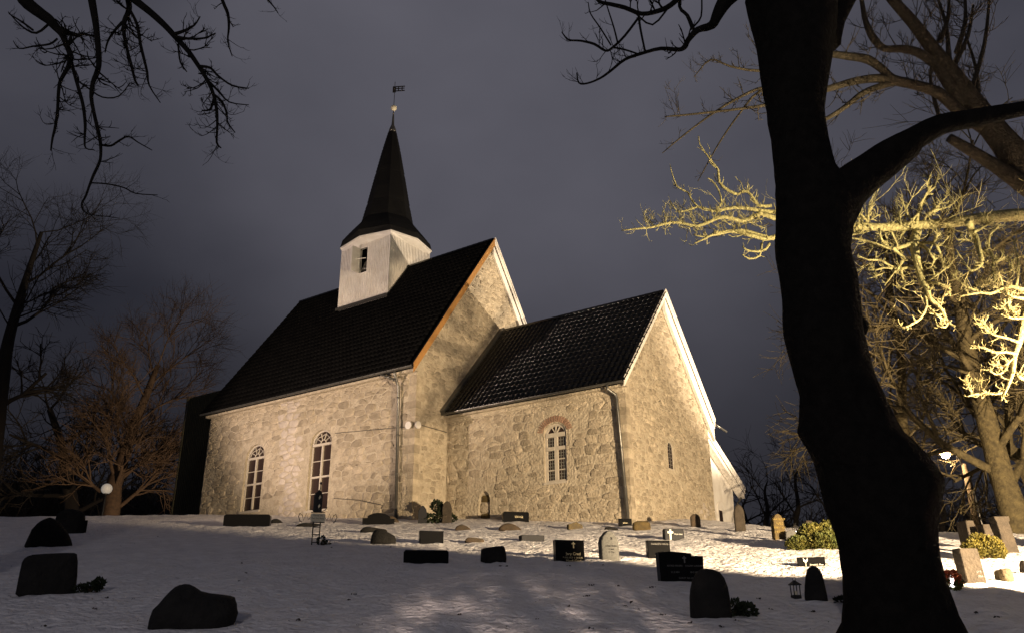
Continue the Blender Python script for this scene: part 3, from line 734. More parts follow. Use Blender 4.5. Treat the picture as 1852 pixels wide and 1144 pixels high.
b = MB(); b.lathe([(.02, -.18), (.10, -.15), (.17, -.06), (.18, 0), (.15, .10), (.08, .16), (.02, .18)], (SX, SY, 26.1), 14); b.build('finial_ball', X['plate'], church, True)
vane = MB(); vane.tube([(SX, SY, 25.75), (SX, SY, 27.95)], .018, 5); vn = vane.build('weather_vane', X['iron'], church)
fl = MB(); dx = Vector((.86, .5, 0))
def vq(a, c, za, zb_): fl.prism([(a, za), (c, za), (c, zb_), (a, zb_)], (SX, SY, 0), dx, (0,0,1), dx.cross(Vector((0,0,1))), .015)
vq(-.12, .08, 27.18, 27.62); vq(.08, .62, 27.25, 27.32); vq(.08, .60, 27.42, 27.48); vq(.08, .62, 27.55, 27.62); vq(.2, .26, 27.25, 27.62); vq(.42, .48, 27.25, 27.62)
fl.build('vane_flag', X['iron'], vn)

# west porch and north sacristy -----------------------------------------
b = MB(); b.box((-17.9, -4.0, 0), (-13.95, 3.8, 9.25)); porch = b.build('west_porch', X['dark_board'], church)
b = MB(); x = -17.8
while x < -13.95: b.box((x-.02, -4.03, .5), (x+.02, -4.001, 9.2)); x += .16
b.box((-17.96, -4.06, .5), (-17.86, -4.032, 9.26)); tag(b.build('porch_battens', X['dark_board'], porch), kind='stuff')
b = MB(); b.tube([(-14.0, NS+.12, 7.1), (-14.05, NS+.16, 1.8)], .06, 8); b.build('downpipe', X['zinc'], church, True)
AX0, AX1 = 1.5, 7.6
sa = MB()
sa.add([(AX1, CN, 0), (AX1, 9.20, 0), (AX1, 9.20, 3.95), (AX1, CN, 6.05)], [(0, 1, 2, 3)]); sa.quad((AX1, 9.20, 0), (AX0, 9.20, 0), (AX0, 9.20, 3.95), (AX1, 9.20, 3.95))
sac = sa.build('sacristy_wall', X['limewash'], church)
b = MB(); v = [Vector(p) for p in ((AX0, CN-.1, 6.30), (AX1+.35, CN-.1, 6.30), (AX1+.35, 9.80, 3.50), (AX0, 9.80, 3.50))]; v += [p+Vector((0, 0, .16)) for p in v]
b.add(v, [(3,2,1,0), (4,5,6,7), (0,1,5,4), (1,2,6,5), (2,3,7,6), (3,0,4,7)]); sr = b.build('sacristy_roof', X['shingle'], church)
def sverge(x, dz, h, m, name, w=.035):
    b = MB(); b.add([(x+i*w, y, z) for i in (0, 1) for y, z in ((CN+.05, 6.40+dz), (9.86, 3.58+dz), (9.86, 3.58+dz-h), (CN+.05, 6.40+dz-h))], [(0,1,2,3), (7,6,5,4), (0,4,5,1), (1,5,6,2), (2,6,7,3), (3,7,4,0)]); b.build(name, m, church)
sverge(AX1+.353, .06, .28, X['white'], 'verge_board'); sverge(AX1+.39, .09, .13, X['white'], 'verge_moulding'); sverge(AX1+.03, -.22, .22, X['white'], 'gable_soffit', .30)
b = MB(); b.tube([(AX1+.2, 9.85, 3.40), (AX1+.2, 9.80, 3.2), (AX1+.12, 9.35, 2.85), (AX1+.12, 9.30, 1.2)], .055, 8); b.build('downpipe', X['zinc'], church, True)
b = MB(); dr = arch(7.05, 7.95, 1.1, 2.78, .4); b.prism([(p[0], p[1]) for p in dr], (AX1+.004, 0, 0), (0,1,0), (0,0,1), (1,0,0), .03); door = b.build('sacristy_door', X['white'], church)
b = MB(); b.box((AX1+.036, 7.17, 1.4), (AX1+.05, 7.55, 2.35)); b.build('pane', X['glass'], door)
b = MB(); b.box((AX1+.01, 6.15, 3.75), (AX1+.12, 6.27, 3.95)); b.build('wall_box', X['zinc'], church)

# ------------------------------------------------------------------ gravestones
def local_frame(P, turn):                            # right / towards-viewer axes of a stone facing the path, turned about the vertical
    v = (Vector((P.x, P.y, 0))-Vector((CAM.x, CAM.y, 0))).normalized(); a = math.radians(turn)
    n = Matrix.Rotation(a, 3, 'Z') @ (-v); r = Vector((-n.y, n.x, 0))
    return r, n
def smooth_outline(pts, it=2):
    for _ in range(it):
        q = []
        for i in range(len(pts)):
            a, b = pts[i], pts[(i+1) % len(pts)]
            q += [(a[0]*.75+b[0]*.25, a[1]*.75+b[1]*.25), (a[0]*.25+b[0]*.75, a[1]*.25+b[1]*.75)]
        pts = q
    return pts
OUT = {
 'rect': [(-.5, -.3), (.5, -.3), (.5, 1), (-.5, 1)],
 'clipped': [(-.5, -.3), (.5, -.3), (.5, .86), (.46, 1), (-.46, 1), (-.5, .86)],
 'round': [(-.5, -.25), (.5, -.25), (.5, .55)]+[(.5*math.cos(math.pi*k/10), .62+.38*math.sin(math.pi*k/10)) for k in range(1, 10)]+[(-.5, .55)],
 'pointed': [(-.5, -.25), (.5, -.25), (.5, .60), (.40, .78), (.16, .95), (0, 1), (-.16, .95), (-.40, .78), (-.5, .60)],
 'steps': [(-.5, -.3), (.5, -.3), (.5, .5), (.36, .52), (.34, .72), (.2, .92), (0, 1), (-.2, .92), (-.34, .72), (-.36, .52), (-.5, .5)],
 'notch': [(-.5, -.25), (.46, -.25), (.5, .84), (.24, .86), (.24, .94), (-.22, 1), (-.5, .97)],
 'pillar': [(-.5, -.2), (.5, -.2), (.46, .72), (.34, .92), (.30, 1), (-.42, 1), (-.48, .9)],
 'flare': [(-.5, -.2), (.5, -.2), (.40, .86), (.5, .88), (.52, 1), (-.52, 1), (-.5, .9), (-.44, .84)],
 'tri': [(-.5, -.2), (.48, -.2), (.5, .25), (.40, .72), (.27, .98), (-.06, 1.03), (-.27, .88), (-.45, .3)],
 'egg': [(-.5, -.2), (.5, -.2), (.5, .5), (.38, .9), (.08, 1.03), (-.22, .99), (-.42, .66), (-.47, .3)],
 'block': [(-.5, -.2), (.48, -.2), (.5, .3), (.44, .95), (.34, 1), (-.3, .93), (-.46, .86), (-.5, .7)],
 'hump': [(-.5, -.3), (.36, -.3), (.5, .2), (.47, .66), (.36, .78), (.08, .82), (-.06, 1.0), (-.18, 1.04), (-.27, .92), (-.38, .62), (-.48, .32)],
 'hill': [(-.5, -.3), (.5, -.3), (.48, .2), (.25, .7), (0, 1), (-.22, .92), (-.42, .5)],
 'slant': [(-.5, -.3), (.5, -.3), (.5, .45), (.28, .70), (-.10, 1), (-.34, .98), (-.47, .5)],
 'house': [(-.5, -.3), (.5, -.3), (.5, .5), (.05, 1), (-.5, .62)],
 'stepped': [(-.5, -.2), (.5, -.2), (.5, .35), (.34, .42), (.32, .95), (.26, 1), (-.14, 1), (-.16, .55), (-.46, .50)],
}
def gravestone(box, shape, m, label, group, turn=0, thick=.14, rough=0, text=(), tm=None, lean=0, d=None, name='gravestone', base=None):
    x0, y0, x1, y1 = box; xc = (x0+x1)/2
    if d: P = at(xc, y1, d); P.z = G(P.x, P.y)
    else: P = on_ground(xc, y1)
    if base: P.z = base
    k = mpp(P); w = (x1-x0)*k; h = (y1-y0)*k*1.05
    r, n = local_frame(P, turn); up = Vector((0, 0, 1))
    ct, stn = abs(math.cos(R_(turn))), abs(math.sin(R_(turn)))
    w = max(w*.3, (w-thick*stn)/max(ct, .3))
    up = (up+r*lean).normalized()
    o = OUT[shape]; b = MB()
    if rough: o = smooth_outline(smooth_outline(o, 1), 1) if shape in ('hill', 'round') else smooth_outline(o, 1)
    N = len(o)
    if rough:
        lay_ = [(-1, .55), (-.86, .86), (-.45, .985), (0, 1), (.45, .985), (.86, .86), (1, .55)]; cz = .35
        sd = Vector((box[0]*.13, box[1]*.07, 0))
        for t, s in lay_:
            for u, v in o:
                q = P+r*(u*s*w)+up*((cz+(v-cz)*s)*h)+n*(t*thick/2)
                q += (r*noise.noise(q*5+sd)+up*noise.noise(q*5+sd+Vector((7,1,0)))+n*noise.noise(q*4+sd+Vector((3,9,0))))*rough*min(1, abs(t)+.35)
                b.v.append(q)
        for i in range(len(lay_)-1):
            for j in range(N): b.f.append((i*N+j, i*N+(j+1) % N, (i+1)*N+(j+1) % N, (i+1)*N+j))
        b.f.append(tuple(reversed(range(N)))); b.f.append(tuple((len(lay_)-1)*N+j for j in range(N)))
    else:
        bev = min(.012, thick*.15, h*.06)
        for t, s in ((-.5, bev), (-.5+bev/thick, 0), (.5-bev/thick, 0), (.5, bev)):
            for u, v in o: b.v.append(P+r*(u*(w-2*s))+up*(v*(h-s))+n*(t*thick))
        for i in range(3):
            for j in range(N): b.f.append((i*N+j, i*N+(j+1) % N, (i+1)*N+(j+1) % N, (i+1)*N+j))
        b.f.append(tuple(reversed(range(N)))); b.f.append(tuple(3*N+j for j in range(N)))
    g = b.build_top(name, m, P, label, 'gravestone', group, bool(rough))
    fo = P+n*(thick/2+.004)
    if text:
        tb = MB()
        for s, u, v, size in text:
            if s == '+':                            # latin cross
                q = fo+r*(u*w)+up*(v*h); L = size*h
                for (a, c, e, f_) in ((-.09, .09, -.5, .5), (-.30, -.091, .12, .30), (.091, .30, .12, .30)):
                    tb.prism([(a*L, e*L), (c*L, e*L), (c*L, f_*L), (a*L, f_*L)], q, r, up, n, .004)
                continue
            if s == 'tulip':
                q = fo+r*(u*w)+up*(v*h); L = size*h
                for sx in (-1, 1):
                    tb.prism([(sx*.02*L, -.1*L), (sx*.28*L, .15*L), (sx*.30*L, .6*L), (sx*.14*L, .35*L), (sx*.02*L, .25*L)], q, r, up, n, .004)
                tb.prism([(-.03*L, -.6*L), (.03*L, -.6*L), (.03*L, -.12*L), (-.03*L, -.12*L)], q, r, up, n, .004)
                continue
            tv, tf = text_mesh(s, size*h); q = fo+r*(u*w)+up*(v*h)
            tb.add([q+r*a+up*c+n*(.002+e) for a, c, e in tv], tf)
        tb.build('inscription', tm, g, fix=False)
    return g, P, r, n, w, h, up
GD, GW = 'gravestones on the dark near slope', 'gravestones below the church wall'
GR, GE = 'gravestones in the lit snow', 'old stones beyond the east end'
BG, RD = X['black_granite'], X['rough_dark']
gravestone((33, 1003, 131, 1076), 'block', RD, 'squarish black gravestone with one rounded shoulder, lowest of those at the far left', GD, 8, .20, .012)
gravestone((47, 938, 127, 988), 'hill', RD, 'black humped boulder gravestone rising to a point above the squarish stone at far left', GD, 0, .45, .04)
gravestone((100, 922, 148, 958), 'round', RD, 'dark round-topped stone behind the black humped boulder at the snow crest', GD, 0, .25, .03)
gravestone((112, 941, 153, 963), 'rect', RD, 'small dark rectangular block peeping out right of the black humped boulder', GD, -6, .15)
gravestone((272, 1065, 425, 1131), 'hump', RD, 'large low black boulder with a hump on its left, lying in the near snow', GD, 0, .55, .035)
gravestone((405, 931, 488, 951), 'clipped', BG, 'long low black slab set in the snow beneath the left arched window', GW, -14, .22)
gravestone((488, 932, 512, 940), 'hill', RD, 'tiny black mound of stone just right of the long slab below the left arched window', GW, 0, .3, .02, d=31)
gravestone((534, 945, 588, 951), 'hill', RD, 'thin flat black stone lying in the snow behind the iron grave cross', GW, 0, .35, .01)
gravestone((655, 928, 713, 947), 'steps', BG, 'black gravestone with stepped shoulders and domed top near the nave downpipe', GW, 9, .18)
gravestone((696, 924, 722, 934), 'hill', X['brown_stone'], 'small brown rounded stone behind the black domed gravestone, near the downpipe', GW, 0, .3, .02, d=31)
gravestone((651, 953, 700, 961), 'slant', RD, 'thin dark flat stone just up the slope from the slanting boulder', GW, 0, .3, .015)
gravestone((668, 958, 717, 982), 'slant', RD, 'dark slanting boulder gravestone left of the small black rectangular stone', GW, 6, .30, .02)
gravestone((757, 961, 802, 981), 'rect', BG, 'small plain black rectangular gravestone above the long low slab mid slope', GW, 12, .16)
gravestone((729, 996, 811, 1018), 'clipped', BG, 'long low black slab with cut corners below the small black rectangle', GW, 4, .16)
gravestone((868, 989, 917, 1015), 'block', RD, 'black rounded block right of the long low slab with cut corners', GW, -6, .25, .02)
gravestone((822, 948, 851, 957), 'hill', X['brown_stone'], 'low grey-brown stone half buried in snow left of the larger brown one', GW, 0, .3, .02)
gravestone((900, 946, 943, 957), 'hill', X['brown_stone'], 'low brown rounded stone below the black lettered block at the chancel wall', GW, 0, .35, .02)
gravestone((908, 926, 957, 942), 'clipped', X['black_granite'], 'black lettered block close under the chancel wall right of the blocked door', GW, 16, .2, 0, (('VAAGE', .1, .45, .3),), X['gold'])
gravestone((840, 971, 876, 979), 'slant', X['brown_stone'], 'narrow reddish flat stone low in the snow above the black rounded block', GW, 0, .25, .015)
gravestone((938, 968, 985, 978), 'clipped', X['dark_grey'], 'small low grey block with a shaded left end, buried in bright snow', GR, 20, .25)
gravestone((1025, 944, 1054, 955), 'house', X['lichen'], 'small lichened stone with a gabled top below the chancel window', GR, 18, .22)
gravestone((1092, 952, 1118, 957), 'slant', RD, 'thin dark purple slab flat on the snow left of the black plaque', GR, 0, .2, .01)
gravestone((1118, 938, 1143, 950), 'rect', BG, 'black plaque at the foot of the chancel downpipe beside the ochre stone', GR, 12, .12, 0, (('Johan', 0, .4, .3),), X['gold'])
gravestone((1143, 942, 1178, 957), 'round', X['ochre_stone'], 'ochre rounded stone at the chancel corner beside the black plaque', GR, 10, .3, .02)
gravestone((1199, 957, 1238, 975), 'clipped', X['dark_grey'], 'grey-blue gravestone with a white cross in front of the chancel gable', GR, 22, .18, 0, (('+', -.22, .45, .95), ('Birger Aakre', .20, .5, .16)), X['white_letter'])
gravestone((1249, 930, 1268, 952), 'round', X['brown_stone'], 'small reddish round-topped stone leaning on the foot of the chancel gable', GR, 10, .12, .01)
g = gravestone((1001, 979, 1058, 1014), 'rect', BG, 'black polished gravestone with gold cross and lettering left of the grey pointed one', GR, 20, .16, 0,
    (('+', .12, .76, .30), ('Jary Cred', .10, .34, .20), ('* 13.5.1913  \u2020 18.10.86', .08, .16, .11), ('Mardi Cred', .10, .01, .17)), X['gold'], -.02)
gravestone((1083, 963, 1121, 1012), 'pointed', X['grey_stone'], 'grey gravestone with a shaped pointed top between two black ones', GR, 27, .17, 0,
    (('8', .08, .72, .16), ('HANS OLSEN', .04, .47, .075), ('F. 1852', .04, .36, .07), ('D. 1921', .04, .26, .07)), X['dark_grey'], -.02)
gravestone((1169, 979, 1213, 1007), 'rect', BG, 'black gravestone with a row of letters along its top, behind the wide black one', GR, 18, .14, 0,
    (('FAMILIEN HAUG', .04, .78, .15), ('Olga F.', .0, .10, .2)), X['faint_letter'])
gravestone((1190, 1001, 1276, 1049), 'notch', BG, 'wide black gravestone with a small cross and two columns of names', GR, 22, .16, 0,
    (('+', .06, .72, .24), ('ASTRID PEDERS', -.17, .50, .085), ('DAGNY LUNDAR', .26, .50, .085), ('21.2.1891', -.17, .28, .085), ('20.3.1898', .26, .28, .085), ('ELSKET OG SAVNET', .12, .08, .085)), X['faint_letter'], -.03)
gravestone((1246, 1036, 1324, 1113), 'egg', RD, 'big unlit black boulder gravestone in front of the wide black one', GD, 4, .35, .02)
gravestone((1443, 1008, 1492, 1023), 'rect', BG, 'low black name plaque with a white tulip emblem near the thick tree trunk', GR, 6, .12, 0,
    (('tulip', -.20, .45, .8), ('Arnold J. Moe', .18, .15, .26)), X['white_letter'])
gravestone((1454, 1029, 1498, 1085), 'tri', RD, 'tapered dark stone with rounded top standing beside the little grave lantern', GD, 6, .22, .015)
gravestone((1329, 914, 1350, 960), 'round', X['weathered'], 'tall narrow round-topped slab beside the white sacristy wall', GE, 14, .16, .01)
gravestone((1397, 932, 1421, 974), 'round', X['ochre_stone'], 'upright ochre slab with square rounded top and rows of yellow lettering', GE, 22, .22, 0,
    (('HER HVILER', .05, .78, .10), ('NILS', .05, .60, .14), ('FØDT 1801', .05, .44, .1), ('DØD 1877', .05, .28, .1)), X['ochre_letter'])
gravestone((1421, 959, 1443, 976), 'round', X['grey_stone'], 'low grey arched stone right of the ochre lettered slab', GE, 12, .14)
gravestone((1442, 964, 1474, 981), 'rect', X['weathered'], 'pale rectangular block in front of the stepped stone, by the yellow-green shrub', GE, 10, .35)
gravestone((1450, 943, 1475, 967), 'stepped', X['weathered'], 'brown stepped pedestal stone behind the pale block', GE, 12, .3)
gravestone((756, 904, 772, 934), 'pointed', X['dark_grey'], 'grey pointed slab standing against the nave gable, left of the evergreen', GW, 0, .10, d=30.6)
gravestone((799, 899, 817, 936), 'round', X['weathered'], 'tall pale round-topped slab behind the evergreen in the church corner', GW, 8, .12, d=30.6)
gravestone((1743, 946, 1776, 1000), 'pillar', X['weathered'], 'chunky stone pillar with chamfered head, leftmost of the three pillars at far right', GE, 30, .40, lean=-.05)
gravestone((1782, 952, 1806, 1004), 'pillar', X['weathered'], 'slim stone pillar behind the golden shrub, middle of the three pillars', GE, 24, .28, lean=-.06)
gravestone((1808, 938, 1842, 998), 'flare', X['weathered'], 'tall leaning stone pillar with a flared cap at the foot of the lit tree', GE, 26, .30, lean=-.10)
gravestone((1738, 996, 1782, 1052), 'clipped', X['weathered'], 'grey two-panelled gravestone beside the red candle wreath', GR, 30, .22, lean=-.08, text=(('EVA', .22, .30, .09), ('1904', .22, .16, .09)), tm=X['faint_letter'])
gravestone((1800, 1029, 1836, 1048), 'block', X['lichen'], 'short lichened stone block lying in the brightest snow at right', GR, 24, .30, .02)
gravestone((1845, 1014, 1862, 1035), 'round', X['weathered'], 'small brown stone cut off by the right edge of the picture', GR, 20, .2, .02)

# iron grave cross with enamel plate
def iron_cross():
    P = on_ground(571, 984); k = mpp(P)*1.04; r, n = local_frame(P, 4); up = Vector((0,0,1))
    t = empty('iron_cross', P, 'ornate wrought iron grave cross with a white enamel name plate', 'grave cross')
    def q(u, v, w=0): return P+r*(u*k)+up*(v*k)+n*w
    b = MB()
    for u in (-7, 5): b.tube([q(u, -6), q(u, 44)], .016, 6)
    for v in (4, 17, 30): b.tube([q(-7, v), q(5, v)], .012, 5)
    b.build('post', X['iron'], t, True)
    b = MB()
    for s in (-1, 1):
        pts = [q(s*10, 48+4*math.sin(.5)), q(s*16, 42), q(s*20, 53), q(s*24, 41), q(s*27, 50), q(s*31, 53), q(s*33, 47), q(s*30, 40), q(s*27, 38)]
        b.tube(pts, .011, 5); b.tube([q(s*6, 56), q(s*12, 60), q(s*15, 64), q(s*12, 66)], .009, 5)
    b.tube([q(-12, 55), q(12, 55)], .012, 5); b.tube([q(-12, 38), q(12, 38)], .012, 5)
    b.build('scroll_arm', X['iron'], t, True)
    b = MB()
    b.prism([(-9*k, 56*k), (6*k, 56*k), (6*k, 84*k), (3*k, 92*k), (-1*k, 95*k), (-5*k, 90*k), (-9*k, 86*k)], P-n*.02, r, up, n, .02)
    b.tube([q(1, 94), q(1, 104)], .012, 5); b.lathe([(.01, -.04), (.035, 0), (.01, .04)], q(1, 106), 8)
    b.tube([q(-3, 57, .02), q(-3, 86, .02), q(1, 93, .02), q(5, 86, .02), q(5, 57, .02)], .010, 5); b.build('upper_panel', X['iron'], t)
    b = MB()
    for v in (66, 81): b.prism([(-.5*k-1.8*k+2*k, (v-4)*k), (1.8*k+1.2*k, v*k), (1.2*k, (v+4)*k), (-1*k, v*k)], P+n*.004, r, up, n, .012)
    b.build('diamond', X['plate'], t)
    b = MB(); b.prism([(x*k, z*k) for x, z in [(-12.5, 41), (-10.5, 39), (10.5, 39), (12.5, 41), (12.5, 51), (10.5, 53), (-10.5, 53), (-12.5, 51)]], P+n*.02, r, up, n, .02); pl = b.build('name_plate', X['plate'], t)
    tb = MB()
    for s, v, sz in (('Minne om', 49.5, 4.2), ('Karl Emil Berg', 44.5, 3.6)):
        tv, tf = text_mesh(s, sz*k); tb.add([P+n*.043+up*(v*k)+r*a+up*c for a, c, e in tv], tf)
    tb.build('inscription', X['brown_stone'], pl, fix=False)
iron_cross()

# lanterns and candles
def lantern(P, h, label, glow):
    t = empty('grave_lantern', P, label, 'lantern', 'grave lanterns'); s = h*.26
    def q(x, y, z): return P+Vector((x, y, z))
    b = MB(); b.lathe([(s*1.15, -.04), (s*1.15, .02), (s, .03)], P, 4); b.build('base', X['iron'], t)
    b = MB()
    for sx, sy in ((1,0), (0,1), (-1,0), (0,-1)): b.tube([q(sx*s*.95, sy*s*.95, .02), q(sx*s*1.0, sy*s*1.0, h*.66)], h*.03, 4)
    b.build('post', X['iron'], t)
    b = MB(); b.lathe([(s*1.5, h*.64), (s*1.45, h*.68), (s*.5, h*.84), (s*.25, h*.90)], P, 4); b.build('roof', X['iron'], t)
    b = MB(); b.tube([q(.1*h*math.cos(a), 0, h*.96+.1*h*math.sin(a)) for a in [i*math.pi/5 for i in range(11)]], h*.014, 4); b.build('ring', X['iron'], t)
    b = MB(); b.lathe([(s*.35, .03), (s*.38, h*.3), (s*.1, h*.34)], P, 8); b.build('candle', X['candle'] if glow else X['plate'], t)
lantern(on_ground(1440, 1079), .24, 'black lantern with pitched roof on the snow beside the tapered dark stone', False)
P = on_ground(1440, 966); lantern(P, .30, 'tiny lit grave lantern behind the low grey arched stone', True)

# foliage builders
def leaves(b, c, n, spread, size, rng, up=.2, keep=None):
    for _ in range(n):
        while True:
            p = Vector((rng.uniform(-1,1), rng.uniform(-1,1), rng.uniform(-1,1)))
            if p.length < 1: break
        p = p.normalized()*(p.length**.5)
        q = Vector(c)+Vector((p.x*spread[0], p.y*spread[1], p.z*spread[2]))
        d = (Vector((p.x, p.y, p.z+up))+Vector((rng.gauss(0,.5), rng.gauss(0,.5), rng.gauss(0,.5)))).normalized(); s = d.orthogonal().normalized()
        s = Matrix.Rotation(rng.random()*6.3, 3, d) @ s; L = size*rng.uniform(.6, 1.4); W = L*.32
        b.add([q-s*W*.4, q+d*L*.5-s*W, q+d*L, q+d*L*.5+s*W], [(0,1,2,3)])
def shrub(P, blobs, size, m, label, group, n, up=.4, name='shrub'):
    t = empty(name, P, label, 'shrub', group); rg = random.Random(int(P.x*100)); b = MB()
    for ox, oy, oz, sx, sz in blobs: leaves(b, P+CR*ox+FH*oy+Vector((0,0,oz)), n, (sx, sx, sz), size, rg, up)
    b.build('foliage', m, t, fix=False)
    s = MB()
    for ox, oy, oz, sx, sz in blobs: s.tube([P+Vector((0,0,-.05)), P+CR*ox*.5+Vector((0,0,oz*.5)), P+CR*ox+FH*oy+Vector((0,0,oz))], [.025, .018, .008], 5)
    s.build('stem', X['twig'], t)
SG = 'small shrubs planted on graves'
P = on_ground(792, 945); shrub(P, [(-.38, 0, .13, .26, .15), (.10, 0, .20, .28, .22), (.42, .1, .15, .22, .16), (-.06, 0, .62, .17, .16), (.16, 0, .48, .12, .14)], .11, X['evergreen'], 'dark evergreen bush in front of the pale slabs in the church corner', SG, 240, .3)
P = on_ground(1487, 991); shrub(P, [(-.5, 0, .10, .26, .16), (-.15, .1, .26, .32, .28), (.25, .1, .30, .36, .30), (.60, 0, .24, .34, .28), (.05, -.2, .14, .40, .18)], .05, X['yellow_green'], 'spreading yellow-green shrub in lit snow beside the thick black trunk', SG, 2200, .9)
P = on_ground(1781, 1009); shrub(P, [(-.18, 0, .16, .22, .18), (.12, 0, .20, .26, .22), (.30, .1, .12, .18, .14), (0, .1, .28, .2, .18)], .045, X['golden_leaf'], 'dense golden-green shrub in front of the stone pillars at far right', SG, 2000, 1.4)
P = on_ground(156, 1071); shrub(P, [(-.10, 0, .04, .12, .06), (.06, 0, .07, .10, .06), (.16, 0, .12, .06, .07)], .045, X['evergreen'], 'low dark plant in the snow right of the squarish black stone', SG, 260)
P = on_ground(1334, 1112); shrub(P, [(-.05, 0, .08, .14, .09), (.10, 0, .05, .12, .07)], .045, X['evergreen'], 'low black plant at the right foot of the big black boulder', SG, 420)
P = on_ground(1527, 1089); shrub(P, [(0, 0, .03, .07, .04), (-.05, 0, .02, .06, .03)], .05, X['evergreen'], 'tiny dark plant just left of the thick black trunk', SG, 50)
P = on_ground(581, 984); shrub(P, [(0, 0, .08, .10, .10), (.10, 0, .04, .09, .05)], .07, X['evergreen'], 'withered dark sprig at the foot of the iron grave cross', SG, 60)
def wreath():
    P = on_ground(1722, 1064); t = empty('wreath', P, 'round wreath of orange and green leaves around a lit white candle', 'wreath'); r, n = local_frame(P, 14); rg = random.Random(3)
    k = mpp(P); R0 = 13*k
    for nm, mm, a0, a1 in (('orange_leaves', X['orange_leaf'], .1, math.pi-.1), ('green_leaves', X['yellow_green'], math.pi, 2*math.pi)):
        b = MB()
        for i in range(26):
            a = lerp(a0, a1, i/25); leaves(b, P+r*(R0*.72*math.cos(a))+Vector((0,0,R0*1.05+R0*.82*math.sin(a))), 16, (.05, .05, .05), .06, rg, .0)
        b.build(nm, mm, t, fix=False)
    b = MB(); b.lathe([(.035, .02), (.04, .10), (.035, .19), (.012, .22)], P+n*.02, 10); b.build('candle', X['candle'], t, True)
wreath()

# dead leaves and thawed crumbs on the snow
def litter():
    rg = random.Random(5); b = MB(); spots = [(433, 1051), (437, 1018), (445, 1036), (285, 970), (600, 990), (705, 989), (770, 983), (1030, 1023), (1070, 1058), (1092, 1022), (1117, 1060), (1062, 1078), (1141, 1089), (1133, 1097), (1030, 1096), (970, 1120), (1070, 1137), (1246, 1127), (1302, 1134), (1372, 1083), (1395, 1102), (1470, 1106), (1765, 1108), (1805, 1116), (915, 1024), (905, 1023), (640, 1075), (630, 1085), (240, 1083), (172, 1101), (192, 1082), (80, 1133), (540, 1122), (650, 1130), (830, 1112), (1200, 1112), (1180, 1062), (1330, 1123)]
    for i in range(150): spots.append((rg.uniform(0, 1500), 960+rg.random()**.7*184))
    for j, (px, py) in enumerate(spots):
        P = on_ground(px, py); big = j < 38
        for _ in range(rg.randint(5, 8) if big else rg.randint(1, 2)):
            s = rg.uniform(.008, .022) if big else rg.uniform(.004, .011); q = P+Vector((rg.gauss(0, .016), rg.gauss(0, .016), rg.uniform(.004, .018)))
            d = Vector((rg.gauss(0,1), rg.gauss(0,1), rg.gauss(0,.6))).normalized(); e = d.orthogonal().normalized()
            b.add([q-d*s, q+e*s*.6, q+d*s, q-e*s*.6+Vector((0,0,s*.3))], [(0,1,2), (0,2,3)])
    tag(b.build('leaf_litter', X['litter'], None, fix=False), kind='stuff')
litter()

def evergreen():  # unseen leaf mass, added to break the spot beam into dapples
    hp = CAM-FH*11+RH*2.97; hp.z = G(hp.x, hp.y)
    t = empty('dapple_blocker', hp, 'added unseen leaf crown that breaks the added beam on the near snow into dapples', 'tree'); rg = random.Random(14); b = MB()
    for i in range(130):
        while True:
            q = Vector((rg.uniform(-1, 1), rg.uniform(-1, 1), rg.uniform(-1, 1)))
            if q.length < 1: break
        c = hp+Vector((q.x*1.9, q.y*1.9, 4.9+q.z*2.1)); s_ = rg.uniform(.10, .24); leaves(b, c, 70, (s_*1.5, s_*1.5, s_*.5), .10, rg, .2)
    b.build('crown', X['evergreen'], t, fix=False)
    st_ = MB(); st_.tube([hp-Vector((0,0,.5)), hp+Vector((.05, 0, 2.5)), hp+Vector((0, .1, 6.4))], [.16, .12, .03], 8); st_.build('trunk', X['twig'], t)
evergreen()

# ------------------------------------------------------------------ trees
def trace(pts):                                      # (px, py, depth, half width in px) -> world points, radii
    P = [at(x, y, d) for x, y, d, w in pts]; return P, [max(.002, w*mpp(p)) for p, (x, y, d, w) in zip(P, pts)]
def smooth(P, r, sub=3):
    Q, S = [], []; n = len(P)
    for i in range(n-1):
        p0, p1, p2, p3 = P[max(i-1,0)], P[i], P[i+1], P[min(i+2,n-1)]
        for k in range(sub):
            t = k/sub; Q.append(.5*((2*p1)+(p2-p0)*t+(2*p0-5*p1+4*p2-p3)*t*t+(3*p1-p0-3*p2+p3)*t**3)); S.append(lerp(r[i], r[i+1], t))
    return Q+[P[-1]], S+[r[-1]]
def rough_tube(b, P, r, n, amp, seed=0.):            # tube with knobbly bark
    base = len(b.v); b.tube(P, r, n)
    for i in range(len(P)):
        for k in range(n):
            j = base+i*n+k; v = b.v[j]; o = v-P[i]
            if o.length > 1e-5:
                f = 1+amp*(noise.noise(v*3+Vector((seed, 0, 0)))+.6*noise.noise(v*9+Vector((0, seed, 0))))
                b.v[j] = P[i]+o*f
def twig(b, p, d, L, r, rg, lift=.5, lev=1, n=3, kids=(2, 4)):
    m = 4; pts = [p]; q = p.copy(); dd = d.normalized()
    for i in range(m):
        dd = (dd+Vector((rg.gauss(0,.16), rg.gauss(0,.16), rg.gauss(0,.12)+lift*.28))).normalized(); q = q+dd*(L/m); pts.append(q)
    b.tube(pts, [lerp(r, r*.45, i/m) for i in range(m+1)], n, caps=False)
    if lev > 0:
        for _ in range(rg.randint(*kids)):
            i = rg.randint(1, m); t = (pts[i]-pts[i-1]).normalized(); sd = Matrix.Rotation(rg.random()*6.283, 3, t) @ t.orthogonal().normalized()
            twig(b, pts[i-1].lerp(pts[i], rg.random()), t*rg.uniform(.5, .9)+sd*rg.uniform(.5, .9), L*rg.uniform(.35, .6), r*.62, rg, lift, lev-1, n, kids)
